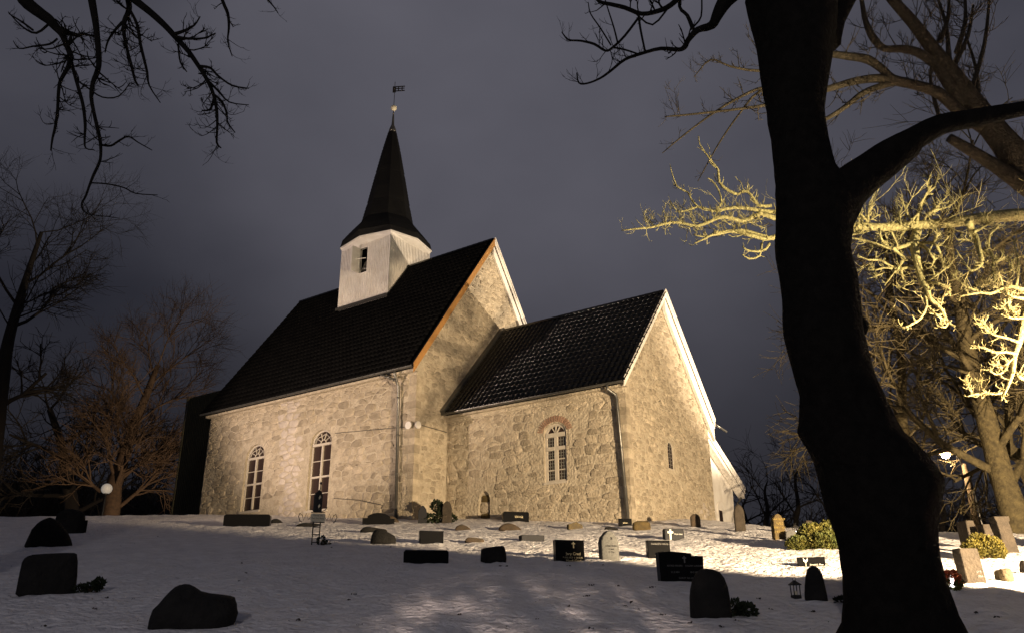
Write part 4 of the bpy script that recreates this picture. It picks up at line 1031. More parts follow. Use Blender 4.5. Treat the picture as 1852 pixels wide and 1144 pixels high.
def along(b, P, r, n, Lr, rg, lift=.5, lev=1, start=.0, rk=.45, rmin=.003, sides=3):
    for _ in range(n):
        t = rg.uniform(start, .999)*(len(P)-1); i = int(t); p = P[i].lerp(P[i+1], t-i); tg = (P[i+1]-P[i]).normalized()
        sd = Matrix.Rotation(rg.random()*6.283, 3, tg) @ tg.orthogonal().normalized()
        twig(b, p, tg*rg.uniform(.2, .7)+sd, rg.uniform(*Lr), max(rmin, min(.013, r[i]*rk)), rg, lift, lev, sides)

# the thick dark tree in front
DT = 8.2
rows = [(0,1352,1512),(50,1362,1508),(100,1372,1502),(200,1388,1488),(250,1396,1494),(300,1402,1508),(350,1405,1540),(400,1405,1540),(450,1405,1535),(500,1411,1545),(560,1418,1552),(590,1420,1556),(620,1424,1563),(680,1440,1580),(720,1452,1598),(770,1450,1622),(785,1448,1636),(815,1464,1668),(850,1480,1692),(880,1487,1693),(920,1498,1688),(960,1512,1688),(1000,1525,1692),(1050,1532,1705),(1100,1534,1722),(1144,1529,1745),(1185,1510,1772),(1215,1490,1800)]
base_p = at(1630, 1180, DT); base_p.z = G(base_p.x, base_p.y)
front = empty('bare_tree', base_p, 'massive black foreground tree with a curving trunk, unlit', 'tree', None)
tp = [(( l+r)/2, y, DT, (r-l)/2) for y, l, r in rows]; tp = [(1436, -150, DT, 66), (1434, -70, DT, 74)]+tp
P, r = trace(tp); P, r = smooth(P, r, 3); b = MB(); NR_ = 36
for i, c in enumerate(P):                            # level rings, each pushed in and out like ridged bark
    for k in range(NR_):
        an = 2*math.pi*k/NR_; dv = CR*math.cos(an)+CF*math.sin(an); q = c+dv*r[i]
        b.v.append(c+dv*r[i]*(1+.03*noise.noise(q*2.2)+.022*noise.noise(Vector((q.x*9, q.y*9, q.z*2.5)))+.012*noise.noise(Vector((q.x*24, q.y*24, q.z*7)))))
for i in range(len(P)-1):
    for k in range(NR_): b.f.append((i*NR_+k, i*NR_+(k+1) % NR_, (i+1)*NR_+(k+1) % NR_, (i+1)*NR_+k))
b.f.append(tuple(range(NR_)))
kc = at(1549, 590, DT); kr = mpp(kc)*21                # the round burl on the trunk
b.lathe([(.02, -kr), (kr*.7, -kr*.75), (kr*.98, -kr*.2), (kr*.98, kr*.2), (kr*.7, kr*.75), (.02, kr)], kc, 12)
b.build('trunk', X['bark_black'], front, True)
rg = random.Random(21)
limbs = MB(); tw_ = MB()
def limb(pts, n=12, amp=.06, nt=0, Lr=(.2, .5), lift=.6, lev=1, target=None, twm=None, sub=3, start=.2, rk=.4):
    P, r = trace(pts); P, r = smooth(P, r, sub); rough_tube(target or limbs, P, [q*.82 for q in r] if target else r, n, amp*.7, rg.random()*9)
    if nt: along(twm if twm is not None else tw_, P, r, nt, Lr, rg, lift, lev, start, rk)
    return P, r
limb([(1490, 400, DT, 52), (1530, 345, DT-.05, 40), (1570, 312, DT-.12, 34), (1602, 288, DT-.2, 32), (1640, 262, DT-.28, 27), (1655, 250, DT-.3, 22), (1700, 226, DT-.36, 19), (1750, 216, DT-.4, 17), (1800, 206, DT-.45, 15), (1880, 190, DT-.5, 13), (1980, 160, DT-.5, 10), (2100, 110, DT-.4, 7), (2230, 30, DT-.3, 4.5), (2330, -70, DT-.2, 2)], 14, nt=24, Lr=(.3, .9), lev=2, start=.72, rk=.3)
limb([(1492, 70, DT, 30), (1512, 35, DT+.05, 17), (1532, 0, DT+.1, 15), (1560, -50, DT+.1, 12)], 10)
# limb to the upper left with its bent twigs
limb([(1395, -60, DT, 30), (1345, -30, DT-.2, 20), (1313, 0, DT-.35, 14), (1298, 25, DT-.4, 11), (1287, 46, DT-.45, 8), (1262, 54, DT-.5, 6), (1245, 72, DT-.55, 5), (1239, 84, DT-.57, 5), (1228, 90, DT-.6, 4), (1195, 88, DT-.65, 3.4), (1160, 97, DT-.7, 3.2), (1130, 108, DT-.75, 2.8), (1105, 128, DT-.8, 2.4), (1085, 142, DT-.8, 2), (1062, 151, DT-.82, 1.8), (1047, 150, DT-.85, 1.6), (1043, 132, DT-.85, 1)], 8, .08, 16, (.10, .30), 1.1, 1, start=.42)
limb([(1253, 52, DT-.5, 4), (1243, 28, DT-.5, 3.5), (1229, 12, DT-.5, 3), (1232, -30, DT-.5, 3)], 6, .05, 3)
limb([(1250, -25, DT-.6, 6), (1215, 8, DT-.62, 5), (1190, 20, DT-.65, 4.5), (1160, 25, DT-.7, 4), (1130, 14, DT-.75, 4), (1105, 8, DT-.78, 3.6), (1083, 2, DT-.8, 3), (1070, -20, DT-.8, 2.5)], 7, .07, 10, (.12, .3), .8)
limb([(1155, 24, DT-.7, 2.4), (1158, 50, DT-.7, 2.2), (1167, 94, DT-.68, 2)], 5, .05)
limb([(1210, 12, DT-.63, 2), (1180, 45, DT-.66, 1.8), (1150, 25, DT-.7, 1.6)], 5, .05)
limb([(1155, 32, DT-.7, 2.4), (1130, 65, DT-.75, 2.4), (1108, 86, DT-.8, 2.2), (1095, 92, DT-.8, 2.2), (1075, 80, DT-.82, 2.4), (1050, 74, DT-.85, 2), (1028, 72, DT-.88, 1.6), (1016, 58, DT-.9, 1)], 6, .08, 16, (.10, .26), 1.2)
limb([(1110, 86, DT-.8, 1.8), (1130, 90, DT-.77, 1.8), (1155, 98, DT-.72, 1.6)], 5, .05)
limb([(1117, 78, DT-.8, 1.8), (1110, 50, DT-.8, 1.6), (1098, 12, DT-.8, 1.2), (1090, -15, DT-.8, 1)], 5, .05, 3, (.08, .2), .8)
limb([(1105, 82, DT-.8, 1.6), (1085, 50, DT-.8, 1.4), (1068, 25, DT-.8, 1.2), (1064, 5, DT-.8, .8)], 5, .05, 3, (.08, .2), .8)
limb([(1255, 48, DT-.5, 2), (1268, 30, DT-.5, 1.6), (1269, -8, DT-.5, 1.5)], 5, .05)
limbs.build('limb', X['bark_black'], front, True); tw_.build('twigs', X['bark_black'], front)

# the spreading tree at the right whose trunk stands outside the picture
right_base = at(2060, 1010, 16.2); right_base.z = G(right_base.x, right_base.y)
right = empty('bare_tree', right_base, 'leafless tree reaching in from the right, its low drooping branches brightly floodlit', 'tree')
limbs = MB(); tw_ = MB(); low = MB(); lowt = MB(); rg = random.Random(33)
D = 15.5
rb = right_base
trunk = MB(); Q = [rb+Vector((0,0,-.3)), at(2050, 800, D+.5), at(2025, 600, D+.3), at(1985, 460, D), at(1930, 385, D-.2)]; Qs, rs_ = smooth(Q, [.62, .50, .46, .42, .36], 4); rough_tube(trunk, Qs, rs_, 16, .06, 4.); trunk.build('trunk', X['bark_shaded'], right, True)
limb([(1960, 430, D, 36), (1880, 330, D-.3, 30), (1840, 285, D-.4, 26), (1790, 225, D-.5, 21), (1735, 150, D-.6, 15), (1690, 92, D-.7, 12), (1650, 40, D-.8, 10), (1615, 0, D-.9, 9), (1570, -60, D-1, 8)], 12, .07, 26, (.4, 1.1), .9, 2)
limb([(1890, 360, D-.2, 20), (1852, 335, D-.3, 16), (1800, 300, D-.5, 12), (1760, 275, D-.6, 10), (1716, 249, D-.7, 8)], 10, .08, 8, (.3, .7), .8, 1)
limb([(1745, 190, D-.5, 11), (1715, 150, D-.6, 10), (1690, 115, D-.6, 9), (1660, 95, D-.7, 8), (1630, 88, D-.7, 7), (1600, 88, D-.8, 6), (1580, 70, D-.8, 7), (1566, 40, D-.9, 5), (1560, 10, D-.9, 4), (1555, -20, D-.9, 3)], 9, .08, 20, (.3, .9), .9, 2)
limb([(1780, 230, D-.5, 13), (1740, 205, D-.5, 11), (1700, 170, D-.6, 10), (1660, 155, D-.7, 9), (1615, 143, D-.8, 8), (1595, 125, D-.8, 7), (1570, 108, D-.9, 8), (1535, 102, D-.9, 7), (1500, 98, D-1, 6), (1440, 95, D-1, 4), (1380, 110, D-1.1, 2)], 9, .08, 20, (.3, .9), .7, 2)
limb([(1640, 150, D-.7, 9), (1590, 142, D-.8, 8), (1545, 147, D-.9, 7), (1500, 160, D-1, 6), (1440, 175, D-1, 5), (1385, 190, D-1.1, 3), (1330, 198, D-1.2, 2.4), (1240, 208, D-1.3, 1.8), (1202, 211, D-1.3, 1)], 8, .08, 26, (.2, .7), .8, 2)
limb([(1620, 148, D-.7, 7), (1580, 160, D-.8, 6), (1555, 172, D-.9, 5), (1533, 190, D-1, 4.6), (1500, 212, D-1, 4), (1440, 240, D-1, 2)], 8, .08, 12, (.2, .6), .5, 2)
limb([(1440, 165, D-1, 3.6), (1385, 158, D-1.1, 3), (1340, 175, D-1.2, 2.6), (1290, 205, D-1.2, 2), (1240, 242, D-1.3, 1.6), (1198, 277, D-1.4, .8)], 6, .06, 12, (.15, .5), .6, 1)
limb([(1440, 150, D-1, 3.4), (1375, 165, D-1.1, 2.6), (1338, 205, D-1.1, 2), (1300, 260, D-1.2, 1.6), (1262, 328, D-1.3, .8)], 6, .06, 6, (.1, .4), .5, 1)
limb([(1420, 120, D-1, 3), (1370, 128, D-1.1, 2.6), (1320, 120, D-1.2, 2), (1285, 108, D-1.2, 1.4), (1255, 140, D-1.2, .8)], 6, .06, 14, (.15, .5), .8, 2)
limb([(1700, 215, D-.5, 4), (1690, 180, D-.5, 4), (1683, 130, D-.6, 3), (1700, 60, D-.6, 2)], 6, .06, 6)
for x0, y0, x1, y1 in ((1716, 110, 1690, -20), (1730, 95, 1745, -15), (1700, 75, 1715, -20), (1755, 170, 1790, -10), (1725, 120, 1760, 10), (1770, 190, 1745, 60)):
    limb([(x0, y0, D-.5, 5), ((x0+x1)/2+8, (y0+y1)/2, D-.4, 3.4), (x1, y1, D-.2, 2)], 6, .06, 9, (.3, .9), .9, 2)
# long low limb and the drooping, floodlit branches
DL = 14.6
LK = dict(target=low, twm=lowt, sub=2)
limb([(2010, 420, D+.05, 20), (1960, 395, D-.2, 18), (1900, 384, DL+.2, 15), (1852, 388, DL, 14), (1800, 392, DL, 13), (1740, 400, DL-.1, 12), (1690, 405, DL-.1, 11), (1640, 409, DL-.2, 10), (1590, 411, DL-.2, 9), (1540, 408, DL-.3, 8), (1480, 405, DL-.3, 7), (1405, 396, DL-.4, 6), (1375, 386, DL-.4, 5), (1345, 400, DL-.4, 4.4), (1310, 392, DL-.5, 4), (1285, 400, DL-.5, 4), (1262, 409, DL-.5, 3.6), (1240, 405, DL-.5, 3), (1215, 402, DL-.5, 3), (1180, 411, DL-.6, 2.4), (1150, 414, DL-.6, 2), (1124, 417, DL-.6, 1)], 9, .12, 70, (.10, .42), 1.2, 1, start=.30, rk=.26, **LK)
limb([(1405, 384, DL-.35, 5), (1370, 380, DL-.4, 4.4), (1330, 375, DL-.45, 4), (1290, 382, DL-.5, 3), (1262, 374, DL-.5, 2.6), (1228, 384, DL-.5, 1.6), (1212, 363, DL-.5, .9)], 7, .1, 22, (.08, .3), 1., 1, rk=.36, **LK)
limb([(1335, 352, DL-.4, 3.4), (1318, 345, DL-.42, 3.2), (1301, 330, DL-.45, 3), (1299, 308, DL-.46, 2.6), (1290, 296, DL-.48, 2.4), (1280, 282, DL-.5, 2), (1266, 262, DL-.5, 1.4), (1263, 246, DL-.5, .8)], 6, .1, 12, (.08, .24), 1., 1, rk=.4, **LK)
limb([(1395, 372, DL-.35, 4), (1372, 372, DL-.38, 3.6), (1358, 352, DL-.4, 3), (1345, 345, DL-.4, 2.6), (1335, 352, DL-.4, 2.6)], 6, .1, 12, (.08, .26), 1.2, 1, rk=.4, **LK)
limb([(1300, 375, DL-.5, 2.4), (1305, 366, DL-.5, 2.2), (1300, 345, DL-.48, 2), (1288, 327, DL-.47, 1.4), (1279, 322, DL-.5, .8)], 5, .1, 5, (.06, .16), 1., 0, **LK)
limb([(1262, 374, DL-.5, 2.4), (1250, 360, DL-.5, 2.2), (1244, 348, DL-.5, 2), (1225, 338, DL-.5, 1.8), (1216, 315, DL-.5, 1.4), (1212, 300, DL-.5, .8)], 5, .1, 8, (.06, .2), 1.1, 1, **LK)
limb([(1430, 430, DL-.2, 7), (1404, 428, DL-.3, 6), (1385, 432, DL-.35, 5), (1355, 425, DL-.4, 4.4), (1320, 418, DL-.4, 4), (1290, 424, DL-.5, 3), (1270, 434, DL-.5, 2), (1256, 440, DL-.5, 1.2)], 8, .1, 26, (.08, .34), .9, 1, rk=.34, **LK)
limb([(1400, 432, DL-.3, 4), (1376, 425, DL-.35, 3.4), (1340, 416, DL-.4, 3), (1300, 424, DL-.45, 2), (1270, 428, DL-.5, 1.6), (1254, 424, DL-.5, 1)], 6, .1, 10, (.08, .22), .9, 1, **LK)
limb([(1392, 440, DL-.3, 3.4), (1385, 450, DL-.3, 3), (1370, 455, DL-.35, 2.6), (1350, 452, DL-.4, 2), (1343, 445, DL-.4, 1)], 5, .1, 5, (.06, .16), .8, 0, **LK)
limb([(1378, 440, DL-.3, 3), (1374, 462, DL-.32, 2.4), (1355, 468, DL-.35, 2), (1342, 460, DL-.4, 1)], 5, .1, 5, (.06, .16), .8, 0, **LK)
DB = 14.2
G1 = [(1662, 404, DL-.1, 9), (1656, 428, DB+.2, 10), (1653, 445, DB+.1, 10), (1657, 465, DB, 8.5), (1662, 488, DB, 7.5), (1668, 508, DB-.05, 6.5), (1677, 522, DB-.1, 6), (1682, 540, DB-.1, 5), (1696, 552, DB-.15, 4), (1707, 566, DB-.2, 3.4), (1713, 582, DB-.2, 3), (1728, 590, DB-.25, 1.6)]
limb(G1, 9, .14, 14, (.08, .22), .7, 1, rk=.3, **LK)
for pts in (
 [(1652, 440, 7), (1632, 446, 5), (1615, 449, 4), (1598, 446, 3.6), (1575, 438, 3), (1555, 433, 2.4), (1538, 430, 1.4)],
 [(1615, 449, 3.6), (1628, 460, 3), (1636, 468, 2.6), (1625, 483, 2.4), (1612, 500, 2), (1600, 516, 1.2)],
 [(1660, 487, 4), (1645, 484, 3.6), (1630, 486, 3), (1618, 484, 2.8), (1605, 478, 2.6), (1590, 470, 2.4), (1570, 470, 2), (1552, 462, 1.2)],
 [(1630, 486, 2.6), (1632, 502, 2.4), (1637, 512, 2), (1634, 521, 1.2)],
 [(1614, 486, 2.4), (1598, 484, 2.2), (1582, 489, 2), (1566, 487, 1.2)], [(1582, 489, 1.8), (1586, 499, 1.6), (1600, 492, 1)],
 [(1675, 522, 4), (1672, 535, 3.6), (1676, 553, 3.2), (1665, 575, 3), (1650, 585, 2.6), (1636, 592, 2.4), (1626, 590, 2), (1614, 586, 1.2)],
 [(1679, 512, 4), (1695, 512, 3.4), (1710, 518, 3), (1720, 525, 2.4), (1706, 536, 2), (1703, 550, 1)],
 [(1674, 510, 3), (1690, 500, 2.4), (1710, 486, 2), (1721, 476, 1.8), (1724, 465, 1)],
 [(1660, 442, 5), (1674, 448, 4), (1684, 462, 3), (1690, 470, 2.6), (1680, 485, 2), (1668, 489, 1)],
 [(1665, 440, 4), (1688, 440, 3.4), (1697, 450, 3), (1702, 462, 2.6), (1706, 480, 2.4), (1712, 478, 1.4)], [(1688, 440, 2.4), (1695, 425, 2), (1692, 412, 1.4)],
 [(1678, 553, 3), (1690, 566, 2.6), (1700, 574, 2.2), (1712, 578, 1.6)],
 [(1714, 582, 2.6), (1710, 591, 2.2), (1697, 590, 1.2)],
 [(1640, 408, 3), (1662, 385, 2.6), (1667, 365, 2.2), (1678, 345, 1.8), (1680, 320, 1)],
 [(1658, 406, 3.4), (1664, 372, 3), (1676, 352, 2.4), (1690, 338, 2), (1695, 322, 1)],
 [(1672, 398, 3), (1678, 386, 2.6), (1692, 380, 2.4), (1712, 375, 2), (1730, 362, 1)], [(1682, 384, 2.4), (1698, 370, 2), (1718, 350, 1)],
 [(1655, 404, 2.4), (1640, 385, 2), (1632, 360, 1)], [(1630, 408, 2.4), (1626, 388, 2), (1634, 370, 1)],
 [(1570, 402, 2.4), (1558, 388, 2), (1542, 376, 1)], [(1570, 402, 2.4), (1571, 380, 2), (1573, 364, 1)], [(1570, 400, 2), (1590, 388, 1)],
 [(1545, 424, 2.4), (1556, 420, 2), (1562, 412, 2), (1558, 404, 1)], [(1590, 414, 2.6), (1594, 432, 2.2), (1600, 440, 1.6)], [(1612, 418, 2), (1622, 440, 1.6), (1626, 450, 1)]):
    limb([(x, y, DB-.1+.25*math.sin(i+x*.05), w) for i, (x, y, w) in enumerate(pts)], 6, .14, 11, (.05, .20), .8, 1, rk=.5, **LK)
for pts in (
 [(1752, 402, 9), (1757, 415, 7), (1765, 428, 6), (1770, 450, 5.4), (1776, 470, 4.4), (1772, 482, 3), (1757, 490, 2.4), (1745, 476, 2), (1728, 450, 1.4)],
 [(1762, 420, 3.6), (1780, 410, 3), (1790, 404, 2)], [(1766, 440, 2.6), (1750, 434, 2.2), (1732, 432, 1.2)], [(1774, 458, 3), (1788, 448, 2.4), (1790, 425, 2), (1810, 405, 1.2)],
 [(1775, 457, 3.6), (1792, 456, 3), (1798, 475, 2.6), (1812, 466, 2), (1815, 450, 1)], [(1797, 470, 2.6), (1797, 495, 2.2), (1800, 515, 1.2)],
 [(1990, 420, 15), (1930, 430, 14), (1890, 480, 12), (1862, 545, 10), (1850, 590, 9), (1842, 622, 7), (1834, 645, 6), (1832, 672, 5), (1822, 700, 3), (1811, 724, 1.6)],
 [(1832, 670, 4), (1818, 706, 3.2), (1800, 711, 3), (1780, 711, 3), (1762, 713, 2.6), (1750, 716, 1.6)], [(1762, 711, 2.4), (1750, 700, 2), (1744, 684, 1)], [(1783, 710, 2.2), (1774, 695, 1.8), (1772, 684, 1)],
 [(1838, 640, 4), (1820, 636, 3.4), (1800, 637, 3), (1778, 628, 2.6), (1756, 624, 1.4)], [(1845, 620, 4), (1825, 612, 3), (1800, 606, 2.4), (1782, 595, 2), (1766, 584, 1.2)], [(1800, 606, 2), (1784, 590, 1.8), (1776, 572, 1)],
 [(1833, 668, 4), (1845, 682, 4), (1862, 690, 3)], [(1830, 650, 3), (1815, 672, 2.6), (1800, 676, 2), (1786, 666, 1)], [(1834, 646, 3), (1812, 664, 2.4), (1794, 658, 1)],
 [(1862, 528, 6), (1845, 522, 4.6), (1825, 518, 4), (1808, 524, 3.4), (1792, 531, 3.4), (1775, 529, 3), (1755, 532, 2.4), (1738, 535, 1.4)], [(1775, 529, 3), (1752, 520, 2.4), (1735, 508, 2), (1723, 494, 1)], [(1773, 528, 2), (1772, 506, 1)], [(1808, 522, 2), (1795, 516, 1.6), (1786, 508, 1)],
 [(1852, 540, 4), (1830, 536, 3), (1818, 528, 2)], [(1822, 518, 2.4), (1824, 555, 2), (1826, 562, 1)], [(1840, 566, 3.4), (1825, 564, 3), (1812, 556, 1.6)],
 [(1850, 575, 3), (1830, 575, 2.6), (1810, 568, 1.4)], [(1838, 520, 3), (1842, 490, 2.6), (1840, 465, 2), (1832, 430, 1.2)], [(1842, 492, 2.4), (1828, 488, 2), (1824, 465, 1)], [(1840, 466, 2), (1862, 458, 1)]):
    limb([(x, y, 13.7+.2*math.sin(i+x*.05)+(1.5 if x > 1980 else 0), w) for i, (x, y, w) in enumerate(pts)], 7, .14, 13, (.05, .22), .8, 1, rk=.45, **LK)
rg = random.Random(77)
for x, y in [(1550+8*i, 410+rg.uniform(-4, 6)) for i in range(38)]:
    p = at(x, y, DL-.15); twig(lowt, p, (CR*rg.uniform(-1, .6)+Vector((0, 0, rg.uniform(-1.2, .5)))+FH*rg.uniform(-.8, .6)), rg.uniform(.5, 1.5), .011, rg, .25, 2, 3, (3, 5))
for x, y in [(1180+6*i, 405+rg.uniform(-14, 10)) for i in range(36)]:
    p = at(x, y, DL-.4); twig(lowt, p, (CR*rg.uniform(-1, .3)+Vector((0, 0, rg.uniform(-.3, 1.1)))+FH*rg.uniform(-.6, .6)), rg.uniform(.25, .7), .008, rg, .7, 2, 3, (2, 4))
limbs.build('limb', X['bark_shaded'], right, True); tw_.build('twigs', X['bark_shaded'], right); low.build('low_limb', X['bark_lit'], right, True); lowt.build('low_twigs', X['bark_lit'], right)

# branches hanging in from the upper left, from a tree outside the picture
left_base = at(-620, 1100, 7.5); left_base.z = G(left_base.x, left_base.y)
left = empty('bare_tree', left_base, 'dark leafless tree whose bare branches hang in at the upper left corner', 'tree')
limbs = MB(); tw_ = MB(); rg = random.Random(5); E_ = 7.0
tr = MB(); Q = [left_base+Vector((0,0,-.3)), at(-600, 600, 7.4), at(-560, 200, 7.3), at(-430, -60, 7.2), at(-250, -190, 7.1)]; Qs, rs_ = smooth(Q, [.45, .36, .30, .22, .15], 4); rough_tube(tr, Qs, rs_, 14, .05, 2.); tr.build('trunk', X['bark_black'], left, True)
limb([(-250, -190, 7.1, 28), (-80, -150, 7.0, 20), (20, -50, E_, 15), (45, 0, E_, 12), (70, 22, E_, 10.5), (88, 35, E_, 9.5), (100, 48, E_, 8), (112, 62, E_, 6), (120, 80, E_-.05, 5), (127, 100, E_-.1, 5), (124, 120, E_-.1, 4), (110, 145, E_-.1, 3.4), (106, 165, E_-.12, 3), (104, 200, E_-.15, 2.6), (100, 230, E_-.15, 2.6), (95, 250, E_-.15, 2), (92, 272, E_-.2, 1.4)], 9, .09, 26, (.10, .32), .5, 2, start=.45, rk=.4)
limb([(98, 48, E_, 6), (120, 58, E_, 4.6), (140, 64, E_, 3.6), (152, 62, E_+.05, 2.4), (170, 66, E_+.05, 1.4)], 7, .08, 14, (.10, .3), .3, 2)
limb([(127, 105, E_-.1, 3.4), (135, 135, E_-.1, 3), (142, 160, E_-.1, 3), (150, 190, E_-.15, 3), (154, 225, E_-.15, 2.8), (153, 250, E_-.15, 2.2), (155, 268, E_-.2, 1.4), (170, 271, E_-.2, .9)], 7, .09, 10, (.08, .24), .5, 1)
limb([(140, -120, 7., 9), (160, -40, 6.9, 7), (166, 0, 6.85, 6.5), (172, 35, 6.8, 6), (176, 70, 6.8, 5.4), (179, 110, 6.75, 5), (176, 130, 6.75, 5), (168, 150, 6.7, 4), (165, 175, 6.7, 3.4), (170, 205, 6.7, 3.2), (177, 235, 6.65, 3.4), (182, 262, 6.65, 3), (181, 290, 6.6, 2.6), (170, 315, 6.6, 2.6), (162, 335, 6.6, 2.2), (155, 355, 6.6, 2), (148, 368, 6.6, 1.8), (150, 380, 6.6, 1.4), (160, 388, 6.6, .8)], 8, .10, 18, (.08, .30), .5, 1, start=.3)
limb([(182, 262, 6.65, 2.4), (200, 264, 6.65, 2), (215, 255, 6.65, 2), (232, 247, 6.65, 1.6), (250, 258, 6.65, 1.2), (275, 272, 6.65, .8)], 5, .09, 6, (.06, .18), .5, 1)
limb([(166, 331, 6.6, 1.4), (195, 333, 6.6, 1.4), (225, 340, 6.6, 1.4), (245, 350, 6.6, 1.2), (285, 353, 6.6, .8)], 5, .09, 6, (.06, .2), .3, 1)
limb([(160, 388, 6.6, 1), (195, 392, 6.6, .8), (216, 395, 6.6, .6)], 4, .05, 2, (.05, .12), .3, 0)
limb([(140, 146, 6.72, 1.8), (160, 160, 6.7, 1.6), (185, 176, 6.7, 1.4), (215, 174, 6.7, 1.2), (235, 150, 6.7, .8)], 5, .06, 5, (.06, .16), .5, 1)
limb([(40, -140, 7.2, 14), (150, -60, 7.2, 10), (225, -15, 7.15, 8), (250, 5, 7.1, 7), (275, 25, 7.1, 6), (300, 48, 7.1, 5.4), (318, 68, 7.1, 5), (340, 92, 7.05, 4.4), (358, 118, 7.05, 4), (372, 140, 7., 3.6), (382, 160, 7., 3.2), (387, 175, 7., 3), (392, 200, 6.95, 3), (393, 230, 6.95, 2.4), (392, 258, 6.9, 2), (400, 268, 6.9, 1)], 8, .09, 26, (.10, .34), .6, 2, start=.35)
for pts in ([(312, 63, 4), (335, 55, 2.6), (352, 45, 1.8), (362, 30, 1)], [(315, 66, 3), (340, 70, 2.4), (370, 69, 1.8), (390, 60, 1)], [(322, 80, 2), (326, 112, 1.8), (338, 130, 1)], [(360, 120, 3), (380, 123, 2.4), (395, 138, 2), (420, 155, 1.8), (450, 160, 1)], [(375, 145, 2.4), (395, 165, 2.2), (415, 185, 1.4), (450, 190, .8)], [(388, 172, 2.4), (402, 185, 2.2), (410, 205, 2), (412, 222, 1.6), (425, 240, 1)], [(386, 180, 2.4), (380, 198, 2.2), (365, 200, 1.2)]):
    limb([(x, y, 7.0, w) for x, y, w in pts], 5, .09, 7, (.06, .2), .8, 1)
limb([(215, -60, 7.3, 7), (232, 0, 7.3, 5.4), (232, 22, 7.3, 5), (225, 38, 7.3, 4.4), (224, 60, 7.3, 3.4), (230, 90, 7.25, 2.8), (238, 120, 7.25, 2.8), (244, 145, 7.2, 2), (250, 156, 7.2, 1)], 7, .10, 20, (.10, .34), .5, 2)
limb([(236, 20, 7.3, 3), (248, 45, 7.3, 3), (254, 80, 7.25, 2.8), (260, 105, 7.25, 2.8), (266, 130, 7.25, 2.4), (270, 155, 7.2, 1.6), (290, 186, 7.2, .8)], 6, .10, 14, (.08, .28), .5, 1)
limb([(222, 40, 7.3, 3), (208, 55, 7.3, 2.4), (195, 75, 7.3, 2), (190, 95, 7.3, 1.2)], 5, .08, 10, (.1, .3), .5, 1)
limb([(385, -60, 7.4, 4), (402, 0, 7.4, 3), (412, 25, 7.4, 2.8), (414, 50, 7.4, 2.4), (412, 75, 7.4, 1.6), (420, 102, 7.4, .8)], 6, .1, 8, (.08, .26), .7, 1)
limb([(468, -40, 7.5, 3), (482, -5, 7.5, 2), (495, 12, 7.5, 1.2), (503, 24, 7.5, .8)], 5, .1, 6, (.08, .2), .7, 1)
limb([(60, 55, E_, 2), (40, 40, E_, 1.8), (16, 25, E_, .8)], 4, .06, 3, (.05, .14), .5, 0); limb([(90, 42, E_, 2.4), (66, 60, E_, 2.2), (40, 48, E_, 1.6), (15, 22, E_, .9)], 5, .06, 4, (.06, .2), .5, 1)
limb([(104, 70, E_, 2), (90, 80, E_, 2), (60, 84, E_, 1.6), (35, 88, E_, 1.2), (24, 74, E_, .7)], 5, .06, 8, (.06, .24), .5, 1)
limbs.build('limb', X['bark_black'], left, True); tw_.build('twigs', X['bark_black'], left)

# grown trees in the background
def grow(b, tb, p, d, L, r, lev, rg, spread, lift, kids, minr):
    m = 4; pts = [p]; q = p.copy(); dd = d.normalized(); rr = [r]
    for i in range(m):
        dd = (dd+Vector((rg.gauss(0,.13), rg.gauss(0,.13), rg.gauss(0,.10)+lift*.1))).normalized(); q = q+dd*(L/m); pts.append(q); rr.append(lerp(r, r*.55, (i+1)/m))
    (b if lev > 1 else tb).tube(pts, rr, 7 if lev > 2 else (4 if lev > 1 else 3), caps=False)
    if lev == 0: return
    for k in range(rg.randint(*kids)):
        t = rg.uniform(.35, 1.0)*m; i = min(int(t), m-1); pp = pts[i].lerp(pts[i+1], t-i); tg = (pts[i+1]-pts[i]).normalized()
        sd = Matrix.Rotation(rg.random()*6.283, 3, tg) @ tg.orthogonal().normalized()
        grow(b, tb, pp, tg*rg.uniform(.6, 1.)+sd*spread*rg.uniform(.7, 1.2), L*rg.uniform(.52, .74), max(minr, r*.5), lev-1, rg, spread, lift, kids, minr)
def bg_tree(path, d, label, group, m, tm, seed, L, lev=4, spread=.7, lift=.3, kids=(4, 6), minr=.012, limbs_n=6, start=.45, name='bare_tree', lr=.40):
    pts = [(x, y, d, w) for x, y, w in path]; P, r = trace(pts); base = P[0].copy()
    g = G(base.x, base.y); P.insert(0, Vector((base.x, base.y, min(g, base.z)-.5))); r.insert(0, r[0]*1.1)
    base.z = g; t = empty(name, base, label, 'tree', group); Q, s = smooth(P, r, 3); rg = random.Random(seed)
    b = MB(); rough_tube(b, Q, s, 10, .08, seed); b.build('trunk', m, t, True)
    lb, tb = MB(), MB()
    for k in range(limbs_n):
        u = lerp(start, .999, k/(max(1, limbs_n-1)))*(len(Q)-1); i = min(int(u), len(Q)-2); tg = (Q[i+1]-Q[i]).normalized()
        sd = Matrix.Rotation(k*2.4+rg.random(), 3, tg) @ tg.orthogonal().normalized()
        grow(lb, tb, Q[i].lerp(Q[i+1], u-i), tg*.7+sd*spread*1.1, L*rg.uniform(.8, 1.1)*(1 if k < limbs_n-1 else 1.1), s[i]*lr, lev-1, rg, spread, lift, kids, minr)
    lb.build('limbs', m, t, True, fix=False); tb.build('twigs', tm, t, fix=False)
TB = 'leafless trees standing behind the churchyard'
bg_tree([(1848, 990, 26), (1835, 930, 24), (1812, 860, 21), (1790, 780, 18), (1768, 700, 15), (1748, 620, 13), (1738, 560, 11), (1722, 480, 8), (1712, 400, 5)], 25, 'tall floodlit leafless tree with a leaning mottled trunk behind the stone pillars', TB, X['bark'], X['bark'], 4, 3.4, 4, .85, .12, (5, 7), .009, 14, .28)
